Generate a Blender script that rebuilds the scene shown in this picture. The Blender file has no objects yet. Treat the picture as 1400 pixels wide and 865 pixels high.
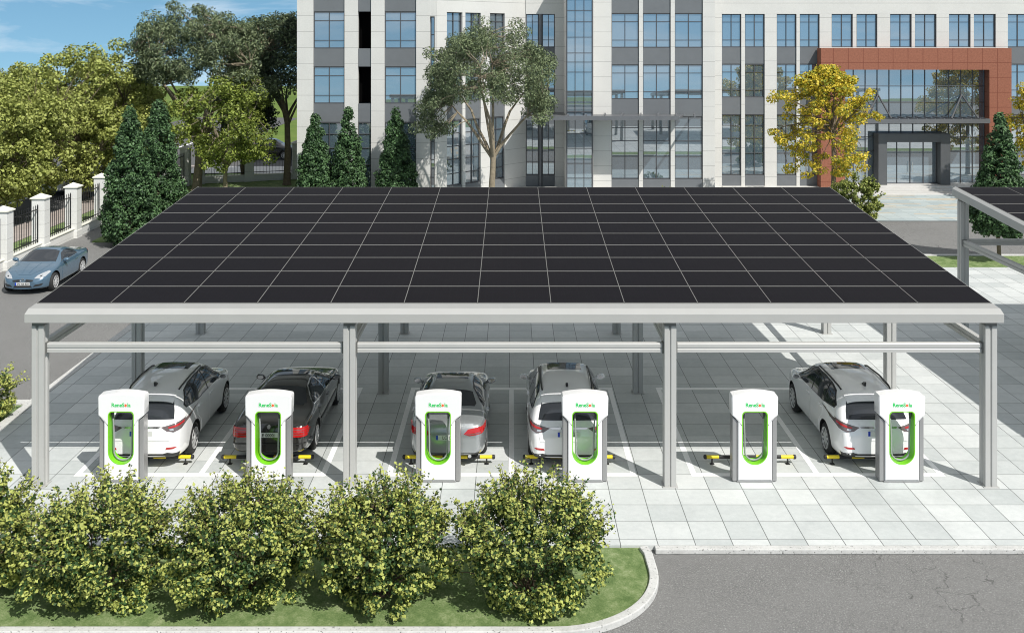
import bpy, bmesh, math, random
import numpy as np
from mathutils import Vector, Matrix
from mathutils.bvhtree import BVHTree

SC = bpy.context.scene
COL = SC.collection
rad = math.radians
# ------------------------------------------------------------------ helpers
def tag(o, label=None, cat=None, group=None, kind=None):
    if label: o['label'] = label
    if cat: o['category'] = cat
    if group: o['group'] = group
    if kind: o['kind'] = kind
    return o

def thing(name, label, cat, loc=(0, 0, 0), rz=0.0, group=None):
    o = bpy.data.objects.new(name, None)
    o.empty_display_size = 0.2
    COL.objects.link(o)
    o.location = loc
    o.rotation_euler = (0, 0, rz)
    return tag(o, label, cat, group)

def copy_tree(o, parent=None):
    c = o.copy()
    COL.objects.link(c)
    if parent is not None:
        c.parent = parent
    for ch in list(o.children):
        copy_tree(ch, c)
    return c

def base_of(parent):
    v = Vector((0, 0, 0))
    while parent is not None:
        v += Vector(parent.location)
        parent = parent.parent
    return v

class Fr:
    """a wall frame: s runs along the wall, d out of it, z up"""
    def __init__(self, ox, oy, ux=1.0, uy=0.0):
        l = math.hypot(ux, uy)
        self.o = (ox, oy); self.u = (ux / l, uy / l); self.n = (uy / l, -ux / l)
    def p(self, s, d, z):
        return (self.o[0] + self.u[0] * s + self.n[0] * d, self.o[1] + self.u[1] * s + self.n[1] * d, z)

class MB:
    def __init__(self):
        self.v = []; self.f = []; self.m = []
    def add(self, vs, fs, mi=0):
        b = len(self.v)
        self.v += [tuple(p) for p in vs]
        for f in fs:
            self.f.append(tuple(b + i for i in f)); self.m.append(mi)
        return self
    def box(self, x0, x1, y0, y1, z0, z1, mi=0, fr=None):
        c = [(x0, y0, z0), (x1, y0, z0), (x1, y1, z0), (x0, y1, z0), (x0, y0, z1), (x1, y0, z1), (x1, y1, z1), (x0, y1, z1)]
        if fr: c = [fr.p(*q) for q in c]
        fs = [(0, 3, 2, 1), (4, 5, 6, 7), (0, 1, 5, 4), (1, 2, 6, 5), (2, 3, 7, 6), (3, 0, 4, 7)]
        if fr: fs = [f[::-1] for f in fs]
        return self.add(c, fs, mi)
    def prism(self, pts, a0, a1, plane='xz', mi=0, fr=None):
        n = len(pts)
        def mk(p, a):
            if plane == 'xz': q = (p[0], a, p[1])
            elif plane == 'yz': q = (a, p[0], p[1])
            else: q = (p[0], p[1], a)
            return fr.p(*q) if fr else q
        vs = [mk(p, a0) for p in pts] + [mk(p, a1) for p in pts]
        fs = [tuple(range(n))[::-1], tuple(range(n, 2 * n))] + [(i, (i + 1) % n, n + (i + 1) % n, n + i) for i in range(n)]
        return self.add(vs, fs, mi)
    def tube(self, pts, r, n=8, mi=0, caps=True):
        pts = [Vector(p) for p in pts]
        k = len(pts)
        rs = r if isinstance(r, (list, tuple)) else [r] * k
        vs = []; fs = []
        up = None
        for i, p in enumerate(pts):
            t = (pts[min(i + 1, k - 1)] - pts[max(i - 1, 0)]).normalized()
            if up is None:
                a = Vector((0, 0, 1)) if abs(t.z) < 0.9 else Vector((1, 0, 0))
                up = (a - t * a.dot(t)).normalized()
            else:
                up = (up - t * up.dot(t))
                up = up.normalized() if up.length > 1e-6 else t.orthogonal().normalized()
            w = t.cross(up)
            for j in range(n):
                a = 2 * math.pi * j / n
                vs.append(p + (up * math.cos(a) + w * math.sin(a)) * rs[i])
        for i in range(k - 1):
            for j in range(n):
                a = i * n + j; b = i * n + (j + 1) % n
                fs.append((a, b, b + n, a + n))
        if caps:
            fs.append(tuple(range(n))[::-1]); fs.append(tuple(range((k - 1) * n, k * n)))
        return self.add(vs, fs, mi)
    def lathe(self, prof, c=(0, 0, 0), axis='z', n=24, mi=0):
        vs = []; fs = []; k = len(prof)
        for (r, h) in prof:
            for j in range(n):
                a = 2 * math.pi * j / n
                x, y = r * math.cos(a), r * math.sin(a)
                q = (x, y, h) if axis == 'z' else ((h, x, y) if axis == 'x' else (y, h, x))
                vs.append((q[0] + c[0], q[1] + c[1], q[2] + c[2]))
        for i in range(k - 1):
            for j in range(n):
                a = i * n + j; b = i * n + (j + 1) % n
                fs.append((a, b, b + n, a + n))
        fs.append(tuple(range(n))[::-1]); fs.append(tuple(range((k - 1) * n, k * n)))
        return self.add(vs, fs, mi)
    def build(self, name, mats, parent=None, smooth=None, bevel=0.0, seg=2, world=True):
        me = bpy.data.meshes.new(name)
        off = base_of(parent) if (parent is not None and world) else Vector((0, 0, 0))
        me.from_pydata([(a - off.x, b - off.y, c - off.z) for a, b, c in self.v], [], self.f)
        if not isinstance(mats, (list, tuple)): mats = [mats]
        for m in mats: me.materials.append(m)
        if len(mats) > 1: me.polygons.foreach_set('material_index', self.m)
        bm = bmesh.new(); bm.from_mesh(me)
        bmesh.ops.recalc_face_normals(bm, faces=bm.faces); bm.to_mesh(me); bm.free()
        me.update()
        if smooth:
            me.shade_smooth()
            me.set_sharp_from_angle(angle=rad(smooth))
        o = bpy.data.objects.new(name, me)
        COL.objects.link(o)
        if parent is not None: o.parent = parent
        if bevel:
            b = o.modifiers.new('bevel', 'BEVEL'); b.width = bevel; b.segments = seg; b.limit_method = 'ANGLE'; b.angle_limit = rad(40)
            b.harden_normals = False
        return o

def mesh_np(name, V, F, mats, mi=None, parent=None):
    """quads from numpy arrays"""
    me = bpy.data.meshes.new(name)
    n = len(F); k = F.shape[1]
    me.vertices.add(len(V)); me.loops.add(n * k); me.polygons.add(n)
    me.vertices.foreach_set('co', V.astype(np.float32).ravel())
    me.polygons.foreach_set('loop_start', np.arange(0, n * k, k, dtype=np.int32))
    me.polygons.foreach_set('loop_total', np.full(n, k, dtype=np.int32))
    me.loops.foreach_set('vertex_index', F.astype(np.int32).ravel())
    for m in mats: me.materials.append(m)
    if mi is not None: me.polygons.foreach_set('material_index', mi.astype(np.int32))
    me.update(calc_edges=True); me.validate()
    o = bpy.data.objects.new(name, me)
    COL.objects.link(o)
    if parent is not None: o.parent = parent
    return o

# ------------------------------------------------------------------ materials
def newmat(name):
    m = bpy.data.materials.new(name); m.use_nodes = True
    nt = m.node_tree
    return m, nt, nt.nodes['Principled BSDF']

def setin(b, **kw):
    for k, v in kw.items():
        k = {'rough': 'Roughness', 'metal': 'Metallic', 'spec': 'Specular IOR Level', 'coat': 'Coat Weight', 'coatr': 'Coat Roughness', 'base': 'Base Color', 'ior': 'IOR', 'trans': 'Transmission Weight'}[k]
        if k == 'Base Color' and len(v) == 3: v = (*v, 1)
        b.inputs[k].default_value = v

def plain(name, base, rough=0.5, metal=0.0, spec=0.5, coat=0.0, var=0.0, scale=3.0, bump=0.0, bscale=60.0, **kw):
    m, nt, b = newmat(name)
    setin(b, base=base, rough=rough, metal=metal, spec=spec, coat=coat, **kw)
    if var or bump:
        tc = nt.nodes.new('ShaderNodeTexCoord')
    if var:
        n = nt.nodes.new('ShaderNodeTexNoise'); n.inputs['Scale'].default_value = scale; n.inputs['Detail'].default_value = 6; n.inputs['Roughness'].default_value = 0.65
        nt.links.new(tc.outputs['Object'], n.inputs['Vector'])
        r = nt.nodes.new('ShaderNodeValToRGB')
        r.color_ramp.elements[0].position = 0.3; r.color_ramp.elements[1].position = 0.7
        r.color_ramp.elements[0].color = (*[c * (1 - var) for c in base], 1)
        r.color_ramp.elements[1].color = (*[min(1, c * (1 + var)) for c in base], 1)
        nt.links.new(n.outputs['Fac'], r.inputs['Fac']); nt.links.new(r.outputs['Color'], b.inputs['Base Color'])
    if bump:
        n2 = nt.nodes.new('ShaderNodeTexNoise'); n2.inputs['Scale'].default_value = bscale; n2.inputs['Detail'].default_value = 4
        nt.links.new(tc.outputs['Object'], n2.inputs['Vector'])
        bp = nt.nodes.new('ShaderNodeBump'); bp.inputs['Strength'].default_value = bump; bp.inputs['Distance'].default_value = 0.01
        nt.links.new(n2.outputs['Fac'], bp.inputs['Height']); nt.links.new(bp.outputs['Normal'], b.inputs['Normal'])
    return m

class NT:
    """tiny node-graph shorthand"""
    def __init__(self, nt): self.nt = nt
    def n(self, t, **kw):
        nd = self.nt.nodes.new(t)
        for k, v in kw.items(): setattr(nd, k, v)
        return nd
    def link(self, a, b): self.nt.links.new(a, b)
    def val(self, sock, x):
        if isinstance(x, (int, float)): sock.default_value = x
        elif isinstance(x, tuple): sock.default_value = x
        else: self.link(x, sock)
    def math(self, op, a, b=0.0, c=0.0, clamp=False):
        nd = self.n('ShaderNodeMath', operation=op); nd.use_clamp = clamp
        self.val(nd.inputs[0], a); self.val(nd.inputs[1], b)
        if len(nd.inputs) > 2: self.val(nd.inputs[2], c)
        return nd.outputs[0]
    def mix(self, f, a, b, blend='MIX'):
        nd = self.n('ShaderNodeMix', data_type='RGBA', blend_type=blend)
        self.val(nd.inputs['Factor'], f)
        self.val(nd.inputs[6], (*a, 1) if isinstance(a, tuple) and len(a) == 3 else a)
        self.val(nd.inputs[7], (*b, 1) if isinstance(b, tuple) and len(b) == 3 else b)
        return nd.outputs[2]
    def noise(self, vec, scale, detail=4, rough=0.6):
        nd = self.n('ShaderNodeTexNoise'); nd.inputs['Scale'].default_value = scale; nd.inputs['Detail'].default_value = detail; nd.inputs['Roughness'].default_value = rough
        if vec is not None: self.link(vec, nd.inputs['Vector'])
        return nd.outputs['Fac']
    def ramp(self, f, stops):
        nd = self.n('ShaderNodeValToRGB'); el = nd.color_ramp.elements
        while len(el) < len(stops): el.new(0.5)
        for e, (p, c) in zip(el, stops):
            e.position = p; e.color = (*c, 1) if len(c) == 3 else c
        self.link(f, nd.inputs['Fac']); return nd.outputs['Color']
    def bump(self, h, s, dist=0.01):
        nd = self.n('ShaderNodeBump'); nd.inputs['Strength'].default_value = s; nd.inputs['Distance'].default_value = dist
        self.link(h, nd.inputs['Height']); return nd.outputs['Normal']
M = {}
# ---- paving: square slabs with dark joints, each slab a slightly different grey
def tile_mat(name, px, py, ox, oy, c0, c1, joint, jw=0.012, rough=0.6):
    m, nt, b = newmat(name); g = NT(nt)
    geo = g.n('ShaderNodeNewGeometry')
    sp = g.n('ShaderNodeSeparateXYZ'); g.link(geo.outputs['Position'], sp.inputs[0])
    u = g.math('DIVIDE', g.math('SUBTRACT', sp.outputs[0], ox), px)
    v = g.math('DIVIDE', g.math('SUBTRACT', sp.outputs[1], oy), py)
    fu = g.math('FRACT', u); fv = g.math('FRACT', v)
    cu = g.math('FLOOR', u); cv = g.math('FLOOR', v)
    cb = g.n('ShaderNodeCombineXYZ'); g.link(cu, cb.inputs[0]); g.link(cv, cb.inputs[1])
    wn = g.n('ShaderNodeTexWhiteNoise', noise_dimensions='2D'); g.link(cb.outputs[0], wn.inputs['Vector'])
    eu = g.math('MINIMUM', fu, g.math('SUBTRACT', 1.0, fu)); ev = g.math('MINIMUM', fv, g.math('SUBTRACT', 1.0, fv))
    j = g.math('MINIMUM', g.math('MULTIPLY', eu, px), g.math('MULTIPLY', ev, py))
    jm = g.math('LESS_THAN', j, jw)
    # soft blotches, stronger towards one corner of the slab, and fine speckle
    big = g.noise(geo.outputs['Position'], 1.7, 5, 0.7)
    fine = g.noise(geo.outputs['Position'], 55, 3, 0.7)
    mid = g.noise(geo.outputs['Position'], 7, 4, 0.65)
    f = g.math('ADD', g.math('MULTIPLY', wn.outputs['Value'], 0.50), g.math('MULTIPLY', big, 0.45))
    f = g.math('ADD', f, g.math('MULTIPLY', g.math('SUBTRACT', mid, 0.5), 0.55))
    f = g.math('ADD', f, g.math('MULTIPLY', g.math('SUBTRACT', fine, 0.5), 0.55), clamp=True)
    col = g.mix(f, c0, c1)
    dark = g.math('MULTIPLY', g.math('LESS_THAN', fine, 0.33), 0.35)
    col = g.mix(dark, col, tuple(c * 0.6 for c in c0))
    stain = g.ramp(g.noise(geo.outputs['Position'], 0.33, 6, 0.7), [(0.50, (0, 0, 0)), (0.78, (0.5, 0.5, 0.5))])
    col = g.mix(stain, col, tuple(c * 0.72 for c in c0))
    col = g.mix(jm, col, joint)
    g.link(col, b.inputs['Base Color'])
    h = g.math('ADD', g.math('MULTIPLY', jm, -0.6), g.math('MULTIPLY', fine, 0.25))
    g.link(g.bump(h, 0.35, 0.006), b.inputs['Normal'])
    setin(b, rough=rough, spec=0.35)
    return m
M['tiles'] = tile_mat('paving_slabs', 0.739, 0.757, 2.878, 22.65, (0.42, 0.45, 0.445), (0.69, 0.705, 0.69), (0.15, 0.16, 0.155), 0.0085)
M['plaza'] = tile_mat('plaza_pavers', 0.9, 0.45, 0.0, 55.7, (0.31, 0.38, 0.40), (0.52, 0.57, 0.56), (0.27, 0.29, 0.29), 0.012)
M['stone'] = plain('entrance_stone', (0.55, 0.54, 0.52), 0.7, var=0.08, scale=2, bump=0.15)

def asphalt(name, base, cracks=False):
    m, nt, b = newmat(name); g = NT(nt)
    geo = g.n('ShaderNodeNewGeometry'); P = geo.outputs['Position']
    fine = g.noise(P, 38, 3, 0.85); mid = g.noise(P, 9, 4, 0.6); big = g.noise(P, 0.5, 5, 0.65)
    col = g.ramp(fine, [(0.30, tuple(c * 0.52 for c in base)), (0.46, tuple(c * 0.85 for c in base)), (0.56, tuple(c * 1.12 for c in base)), (0.70, tuple(min(1, c * 2.4) for c in base))])
    col = g.mix(g.math('MULTIPLY', g.math('SUBTRACT', big, 0.35), 1.3, clamp=True), col, tuple(c * 1.25 for c in base))
    col = g.mix(g.math('MULTIPLY', g.math('GREATER_THAN', mid, 0.63), 0.35), col, tuple(c * 0.6 for c in base))
    if cracks:
        vo = g.n('ShaderNodeTexVoronoi', feature='DISTANCE_TO_EDGE'); vo.inputs['Scale'].default_value = 1.25
        wob = g.n('ShaderNodeTexNoise'); wob.inputs['Scale'].default_value = 3.0; wob.inputs['Detail'].default_value = 6
        g.link(P, wob.inputs['Vector'])
        va = g.n('ShaderNodeVectorMath', operation='MULTIPLY_ADD')
        g.link(wob.outputs['Color'], va.inputs[0]); va.inputs[1].default_value = (0.55, 0.55, 0.0); g.link(P, va.inputs[2])
        g.link(va.outputs[0], vo.inputs['Vector'])
        sp = g.n('ShaderNodeSeparateXYZ'); g.link(P, sp.inputs[0])
        side = g.math('MULTIPLY', g.math('SUBTRACT', sp.outputs[0], 5.2), 0.5, clamp=True)
        lim = g.math('MULTIPLY', g.math('GREATER_THAN', g.noise(P, 0.9, 2), 0.45), 0.0075)
        cr = g.math('MULTIPLY', g.math('LESS_THAN', vo.outputs['Distance'], lim), g.math('MULTIPLY', side, 0.55))
        col = g.mix(cr, col, tuple(c * 0.25 for c in base))
    g.link(col, b.inputs['Base Color'])
    g.link(g.bump(fine, 0.5, 0.008), b.inputs['Normal'])
    setin(b, rough=0.85, spec=0.3)
    return m
M['asphalt'] = asphalt('worn_asphalt', (0.176, 0.175, 0.170), True)
M['street'] = asphalt('street_asphalt', (0.10, 0.10, 0.10))
M['footway'] = plain('footway_stone', (0.38, 0.33, 0.30), 0.8, var=0.15, scale=2, bump=0.2)

def grass_mat(name, c0, c1, c2, s=1.0):
    m, nt, b = newmat(name); g = NT(nt)
    geo = g.n('ShaderNodeNewGeometry'); P = geo.outputs['Position']
    mp = g.n('ShaderNodeMapping'); mp.inputs['Scale'].default_value = (1.0, 0.8, 1); mp.inputs['Rotation'].default_value = (0, 0, 0.7)
    g.link(P, mp.inputs['Vector'])
    a = g.noise(mp.outputs[0], 3.4 * s, 6, 0.75); f = g.noise(P, 42 * s, 3, 0.75)
    t = g.math('ADD', g.math('MULTIPLY', a, 0.65), g.math('MULTIPLY', f, 0.35))
    col = g.ramp(t, [(0.36, c0), (0.5, c1), (0.64, c2)])
    g.link(col, b.inputs['Base Color']); g.link(g.bump(f, 0.7, 0.03), b.inputs['Normal'])
    setin(b, rough=0.9, spec=0.15)
    return m
M['grass'] = grass_mat('lawn_grass', (0.085, 0.145, 0.045), (0.165, 0.235, 0.088), (0.33, 0.38, 0.20))
M['hill'] = grass_mat('meadow_grass', (0.075, 0.13, 0.024), (0.11, 0.165, 0.035), (0.15, 0.20, 0.05), 0.02)
M['soil'] = plain('planting_soil', (0.09, 0.075, 0.055), 0.95, var=0.3, scale=6, bump=0.5)

def kerb_mat():
    m, nt, b = newmat('kerb_stone'); g = NT(nt)
    geo = g.n('ShaderNodeNewGeometry'); P = geo.outputs['Position']
    f = g.noise(P, 14, 4, 0.75); big = g.noise(P, 1.3, 4)
    pits = g.math('LESS_THAN', g.noise(P, 24, 2, 0.5), 0.33)
    col = g.ramp(g.math('ADD', g.math('MULTIPLY', f, 0.5), g.math('MULTIPLY', big, 0.5)), [(0.3, (0.40, 0.40, 0.385)), (0.6, (0.58, 0.58, 0.56))])
    col = g.mix(g.math('MULTIPLY', pits, 0.8), col, (0.10, 0.10, 0.095))
    g.link(col, b.inputs['Base Color']); g.link(g.bump(f, 0.4), b.inputs['Normal']); setin(b, rough=0.85, spec=0.3)
    return m
M['kerb'] = kerb_mat()
M['paint'] = plain('road_paint', (0.93, 0.93, 0.92), 0.6, var=0.06, scale=9)

def facade_mat(name, base, z0, period, dark=0.55):
    m, nt, b = newmat(name); g = NT(nt)
    geo = g.n('ShaderNodeNewGeometry'); P = geo.outputs['Position']
    sp = g.n('ShaderNodeSeparateXYZ'); g.link(P, sp.inputs[0])
    fz = g.math('FRACT', g.math('DIVIDE', g.math('SUBTRACT', z0, sp.outputs[2]), period))
    e = g.math('MULTIPLY', g.math('MINIMUM', fz, g.math('SUBTRACT', 1.0, fz)), period)
    jm = g.math('LESS_THAN', e, 0.013)
    n = g.noise(P, 16, 4, 0.75); st = g.noise(P, 0.6, 5)
    col = g.ramp(g.math('ADD', g.math('MULTIPLY', n, 0.6), g.math('MULTIPLY', st, 0.4)), [(0.33, tuple(c * 0.87 for c in base)), (0.62, base)])
    col = g.mix(g.math('MULTIPLY', jm, dark), col, (0.16, 0.16, 0.16))
    g.link(col, b.inputs['Base Color']); setin(b, rough=0.7, spec=0.3)
    g.link(g.bump(g.math('MULTIPLY', jm, -1.0), 0.3), b.inputs['Normal'])
    return m
M['facade'] = facade_mat('white_cladding', (0.61, 0.605, 0.58), 11.25, 0.965)
M['fencestone'] = facade_mat('white_pillar_stone', (0.74, 0.74, 0.71), 0.0, 0.62, 0.3)
M['capstone'] = plain('cap_stone', (0.72, 0.71, 0.62), 0.8, var=0.06, scale=5)
M['spandrel'] = plain('grey_spandrel', (0.135, 0.145, 0.155), 0.5, var=0.05, scale=1.5)
M['mullion'] = plain('dark_mullion', (0.085, 0.085, 0.09), 0.4, metal=0.3)
M['darkmetal'] = plain('charcoal_metal', (0.10, 0.105, 0.11), 0.45, metal=0.2, var=0.06)
M['awning'] = plain('grey_awning_metal', (0.15, 0.155, 0.165), 0.4, metal=0.3, var=0.06)
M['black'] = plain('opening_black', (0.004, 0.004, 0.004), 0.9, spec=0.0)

def red_mat():
    m, nt, b = newmat('terracotta_cladding'); g = NT(nt)
    geo = g.n('ShaderNodeNewGeometry'); P = geo.outputs['Position']
    sp = g.n('ShaderNodeSeparateXYZ'); g.link(P, sp.inputs[0])
    jl = None
    for o, per, off in ((0, 0.985, 21.2), (2, 0.985, 8.28)):
        f = g.math('FRACT', g.math('DIVIDE', g.math('SUBTRACT', sp.outputs[o], off), per))
        e = g.math('MULTIPLY', g.math('MINIMUM', f, g.math('SUBTRACT', 1.0, f)), per)
        jl = e if jl is None else g.math('MINIMUM', jl, e)
    jm = g.math('LESS_THAN', jl, 0.018)
    col = g.ramp(g.noise(P, 9, 5, 0.75), [(0.35, (0.225, 0.088, 0.055)), (0.65, (0.305, 0.122, 0.078))])
    col = g.mix(g.math('MULTIPLY', jm, 0.75), col, (0.12, 0.028, 0.018))
    g.link(col, b.inputs['Base Color']); setin(b, rough=0.75, spec=0.25)
    return m
M['red'] = red_mat()

def window_glass():
    # solar-control glass: dark tinted body under a partly mirroring coat, slight waviness
    m, nt, b = newmat('coated_glass'); g = NT(nt)
    geo = g.n('ShaderNodeNewGeometry')
    n = g.noise(geo.outputs['Position'], 0.35, 1)
    nrm = g.bump(n, 0.05, 0.02)
    setin(b, base=(0.10, 0.145, 0.18), rough=0.25, spec=0.4)
    gl = g.n('ShaderNodeBsdfGlossy'); gl.inputs['Color'].default_value = (0.86, 0.90, 0.94, 1); gl.inputs['Roughness'].default_value = 0.015
    g.link(nrm, gl.inputs['Normal'])
    mx = g.n('ShaderNodeMixShader'); mx.inputs[0].default_value = 0.40
    g.link(b.outputs[0], mx.inputs[1]); g.link(gl.outputs[0], mx.inputs[2])
    g.link(mx.outputs[0], nt.nodes['Material Output'].inputs['Surface'])
    return m
M['glass'] = window_glass()

M['frame'] = plain('white_coated_steel', (0.43, 0.43, 0.415), 0.42, var=0.03, scale=2)
M['fascia'] = plain('white_coated_fascia', (0.385, 0.385, 0.37), 0.38, var=0.025, scale=1.5)
M['flashing'] = plain('grey_flashing', (0.30, 0.30, 0.29), 0.45, var=0.03)
M['deck'] = plain('white_bounce_deck', (0.90, 0.90, 0.89), 0.5)  # added deck, kept white to bounce light down onto the bays
M['bracket'] = plain('dark_bracket', (0.17, 0.17, 0.16), 0.5, metal=0.4)
M['alu'] = plain('panel_frame_alu', (0.22, 0.215, 0.20), 0.5, metal=0.2)
def pv_mat():
    m, nt, b = newmat('solar_cells'); g = NT(nt)
    tc = g.n('ShaderNodeTexCoord')
    sp = g.n('ShaderNodeSeparateXYZ'); g.link(tc.outputs['Object'], sp.inputs[0])
    jl = None
    for o, per in ((0, 0.163), (1, 0.193)):
        f = g.math('FRACT', g.math('DIVIDE', sp.outputs[o], per))
        e = g.math('MULTIPLY', g.math('MINIMUM', f, g.math('SUBTRACT', 1.0, f)), per)
        jl = e if jl is None else g.math('MINIMUM', jl, e)
    jm = g.math('MULTIPLY', g.math('LESS_THAN', jl, 0.004), 0.5)
    col = g.mix(g.noise(tc.outputs['Object'], 2.0, 4), (0.0070, 0.0060, 0.0074), (0.0098, 0.0085, 0.0104))
    col = g.mix(jm, col, (0.014, 0.013, 0.0145))
    g.link(col, b.inputs['Base Color']); setin(b, rough=0.5, spec=0.035)
    return m
M['pv'] = pv_mat()

M['ch_white'] = plain('charger_white', (0.80, 0.80, 0.80), 0.3, coat=0.3)
M['ch_grey'] = plain('charger_grey', (0.33, 0.33, 0.33), 0.38, metal=0.4)
M['ch_dark'] = plain('charger_dark', (0.06, 0.06, 0.065), 0.5)
M['ch_green'] = plain('charger_green', (0.20, 0.62, 0.012), 0.35, coat=0.3)
M['txt_green'] = plain('lettering_green', (0.0, 0.52, 0.09), 0.5)
M['txt_orange'] = plain('lettering_orange', (0.90, 0.13, 0.02), 0.5)
M['cable'] = plain('cable_grey', (0.30, 0.30, 0.32), 0.35)
M['yellow'] = plain('stop_yellow', (0.80, 0.62, 0.02), 0.4, var=0.06)
M['rubber'] = plain('black_rubber', (0.018, 0.018, 0.018), 0.6, var=0.2)

M['car_white'] = plain('paint_pearl_white', (0.86, 0.86, 0.86), 0.22, coat=1.0, coatr=0.03)
M['car_black'] = plain('paint_black', (0.020, 0.019, 0.018), 0.15, spec=0.6, coat=1.0, coatr=0.02)
M['car_silver'] = plain('paint_silver', (0.36, 0.38, 0.39), 0.28, metal=0.55, coat=1.0, coatr=0.03)
M['car_blue'] = plain('paint_steel_blue', (0.085, 0.150, 0.215), 0.22, metal=0.25, coat=1.0, coatr=0.03)
M['car_glass'] = plain('car_glass', (0.030, 0.034, 0.040), 0.04, spec=0.6)
M['trim'] = plain('car_black_trim', (0.022, 0.022, 0.022), 0.4)
M['chrome'] = plain('chrome', (0.72, 0.72, 0.72), 0.12, metal=1.0)
M['mirror_glass'] = plain('mirror_glass', (0.25, 0.26, 0.28), 0.1, metal=0.8)
M['rim'] = plain('alloy_rim', (0.62, 0.62, 0.62), 0.3, metal=0.25)
M['tyre'] = plain('tyre_rubber', (0.022, 0.022, 0.022), 0.75)
M['lamp_red'] = plain('lamp_red', (0.42, 0.012, 0.012), 0.12, coat=1.0)
M['lamp_smoke'] = plain('lamp_smoke', (0.13, 0.10, 0.10), 0.10, coat=1.0)
M['lamp_clear'] = plain('lamp_clear', (0.62, 0.64, 0.66), 0.08, metal=0.5, coat=1.0)
M['plate'] = plain('plate_white', (0.62, 0.62, 0.61), 0.4)
M['plate_blue'] = plain('plate_blue', (0.01, 0.05, 0.45), 0.4)
M['plate_txt'] = plain('plate_black', (0.01, 0.01, 0.01), 0.5)
M['iron'] = plain('black_iron', (0.014, 0.014, 0.016), 0.5)
M['seat'] = plain('car_seat_grey', (0.35, 0.34, 0.33), 0.8)

def leaf(name, c, var=0.35, tr=0.30, scale=1.5, rough=0.55):
    m, nt, b = newmat(name); g = NT(nt)
    tc = g.n('ShaderNodeTexCoord')
    f = g.noise(tc.outputs['Object'], scale, 3, 0.7)
    f2 = g.noise(tc.outputs['Object'], scale * 9, 1)
    t = g.math('ADD', g.math('MULTIPLY', f, 0.5), g.math('MULTIPLY', f2, 0.5))
    col = g.ramp(t, [(0.34, tuple(x * (1 - var) for x in c)), (0.66, tuple(min(1, x * (1 + var)) for x in c))])
    g.link(col, b.inputs['Base Color']); setin(b, rough=rough, spec=0.35)
    t2 = g.n('ShaderNodeBsdfTranslucent'); g.link(col, t2.inputs['Color'])
    mx = g.n('ShaderNodeMixShader'); mx.inputs[0].default_value = tr
    g.link(b.outputs[0], mx.inputs[1]); g.link(t2.outputs[0], mx.inputs[2])
    g.link(mx.outputs[0], nt.nodes['Material Output'].inputs['Surface'])
    return m
L = {}
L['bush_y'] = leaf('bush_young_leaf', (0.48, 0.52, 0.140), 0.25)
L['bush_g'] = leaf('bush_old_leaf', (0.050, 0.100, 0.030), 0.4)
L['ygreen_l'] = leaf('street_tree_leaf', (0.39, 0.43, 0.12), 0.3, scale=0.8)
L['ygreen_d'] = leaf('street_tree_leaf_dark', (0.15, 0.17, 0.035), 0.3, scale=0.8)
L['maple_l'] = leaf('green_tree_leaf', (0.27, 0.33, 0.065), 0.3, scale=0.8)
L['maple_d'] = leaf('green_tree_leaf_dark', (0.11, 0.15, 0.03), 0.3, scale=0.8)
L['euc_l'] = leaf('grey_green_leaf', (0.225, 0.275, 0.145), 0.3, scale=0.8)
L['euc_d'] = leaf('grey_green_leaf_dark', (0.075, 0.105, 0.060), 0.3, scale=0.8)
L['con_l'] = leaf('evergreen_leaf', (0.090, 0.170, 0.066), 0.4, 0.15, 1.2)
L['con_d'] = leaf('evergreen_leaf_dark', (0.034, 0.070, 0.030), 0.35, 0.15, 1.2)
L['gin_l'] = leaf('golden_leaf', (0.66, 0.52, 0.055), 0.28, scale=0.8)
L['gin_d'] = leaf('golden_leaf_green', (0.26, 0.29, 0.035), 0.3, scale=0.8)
M['bark'] = plain('bark_brown', (0.16, 0.125, 0.085), 0.9, var=0.35, scale=6, bump=0.6, bscale=20)
M['bark_grey'] = plain('bark_grey', (0.24, 0.20, 0.14), 0.9, var=0.3, scale=5, bump=0.6, bscale=20)
M['twig'] = plain('twig_brown', (0.12, 0.085, 0.055), 0.9, var=0.25)
# ------------------------------------------------------------------ camera, sun, sky
cam = bpy.data.objects.new('camera', bpy.data.cameras.new('camera'))
COL.objects.link(cam)
cam.location = (0, 0, 10.0); cam.rotation_euler = (rad(90), 0, 0)
cam.data.sensor_width = 36; cam.data.lens = 36.0
cam.data.shift_x = 0.0; cam.data.shift_y = (50 - 432.5) / 1400
cam.data.clip_start = 0.3; cam.data.clip_end = 9000
SC.camera = cam

SUN = Vector((0.56, -0.727, 1.0)).normalized()
sun = bpy.data.objects.new('sun', bpy.data.lights.new('sun', 'SUN'))
COL.objects.link(sun)
sun.data.energy = 4.0; sun.data.angle = rad(0.5); sun.data.color = (1.0, 0.965, 0.91)
sun.rotation_euler = SUN.to_track_quat('Z', 'Y').to_euler()
sun.location = (30, -40, 60)

w = bpy.data.worlds.new('World'); SC.world = w; w.use_nodes = True
g = NT(w.node_tree)
bg = w.node_tree.nodes['Background']
sky = g.n('ShaderNodeTexSky', sky_type='NISHITA'); sky.sun_disc = False
sky.sun_elevation = math.asin(SUN.z); sky.sun_rotation = math.atan2(SUN.x, SUN.y)
sky.air_density = 1.0; sky.dust_density = 0.3; sky.ozone_density = 2.5
tc = g.n('ShaderNodeTexCoord')
mp = g.n('ShaderNodeMapping'); mp.vector_type = 'POINT'; mp.inputs['Location'].default_value = (0, 0, 0.20)
g.link(tc.outputs['Generated'], mp.inputs['Vector'])
nv = g.n('ShaderNodeVectorMath', operation='NORMALIZE'); g.link(mp.outputs[0], nv.inputs[0])
g.link(nv.outputs[0], sky.inputs['Vector'])
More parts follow.
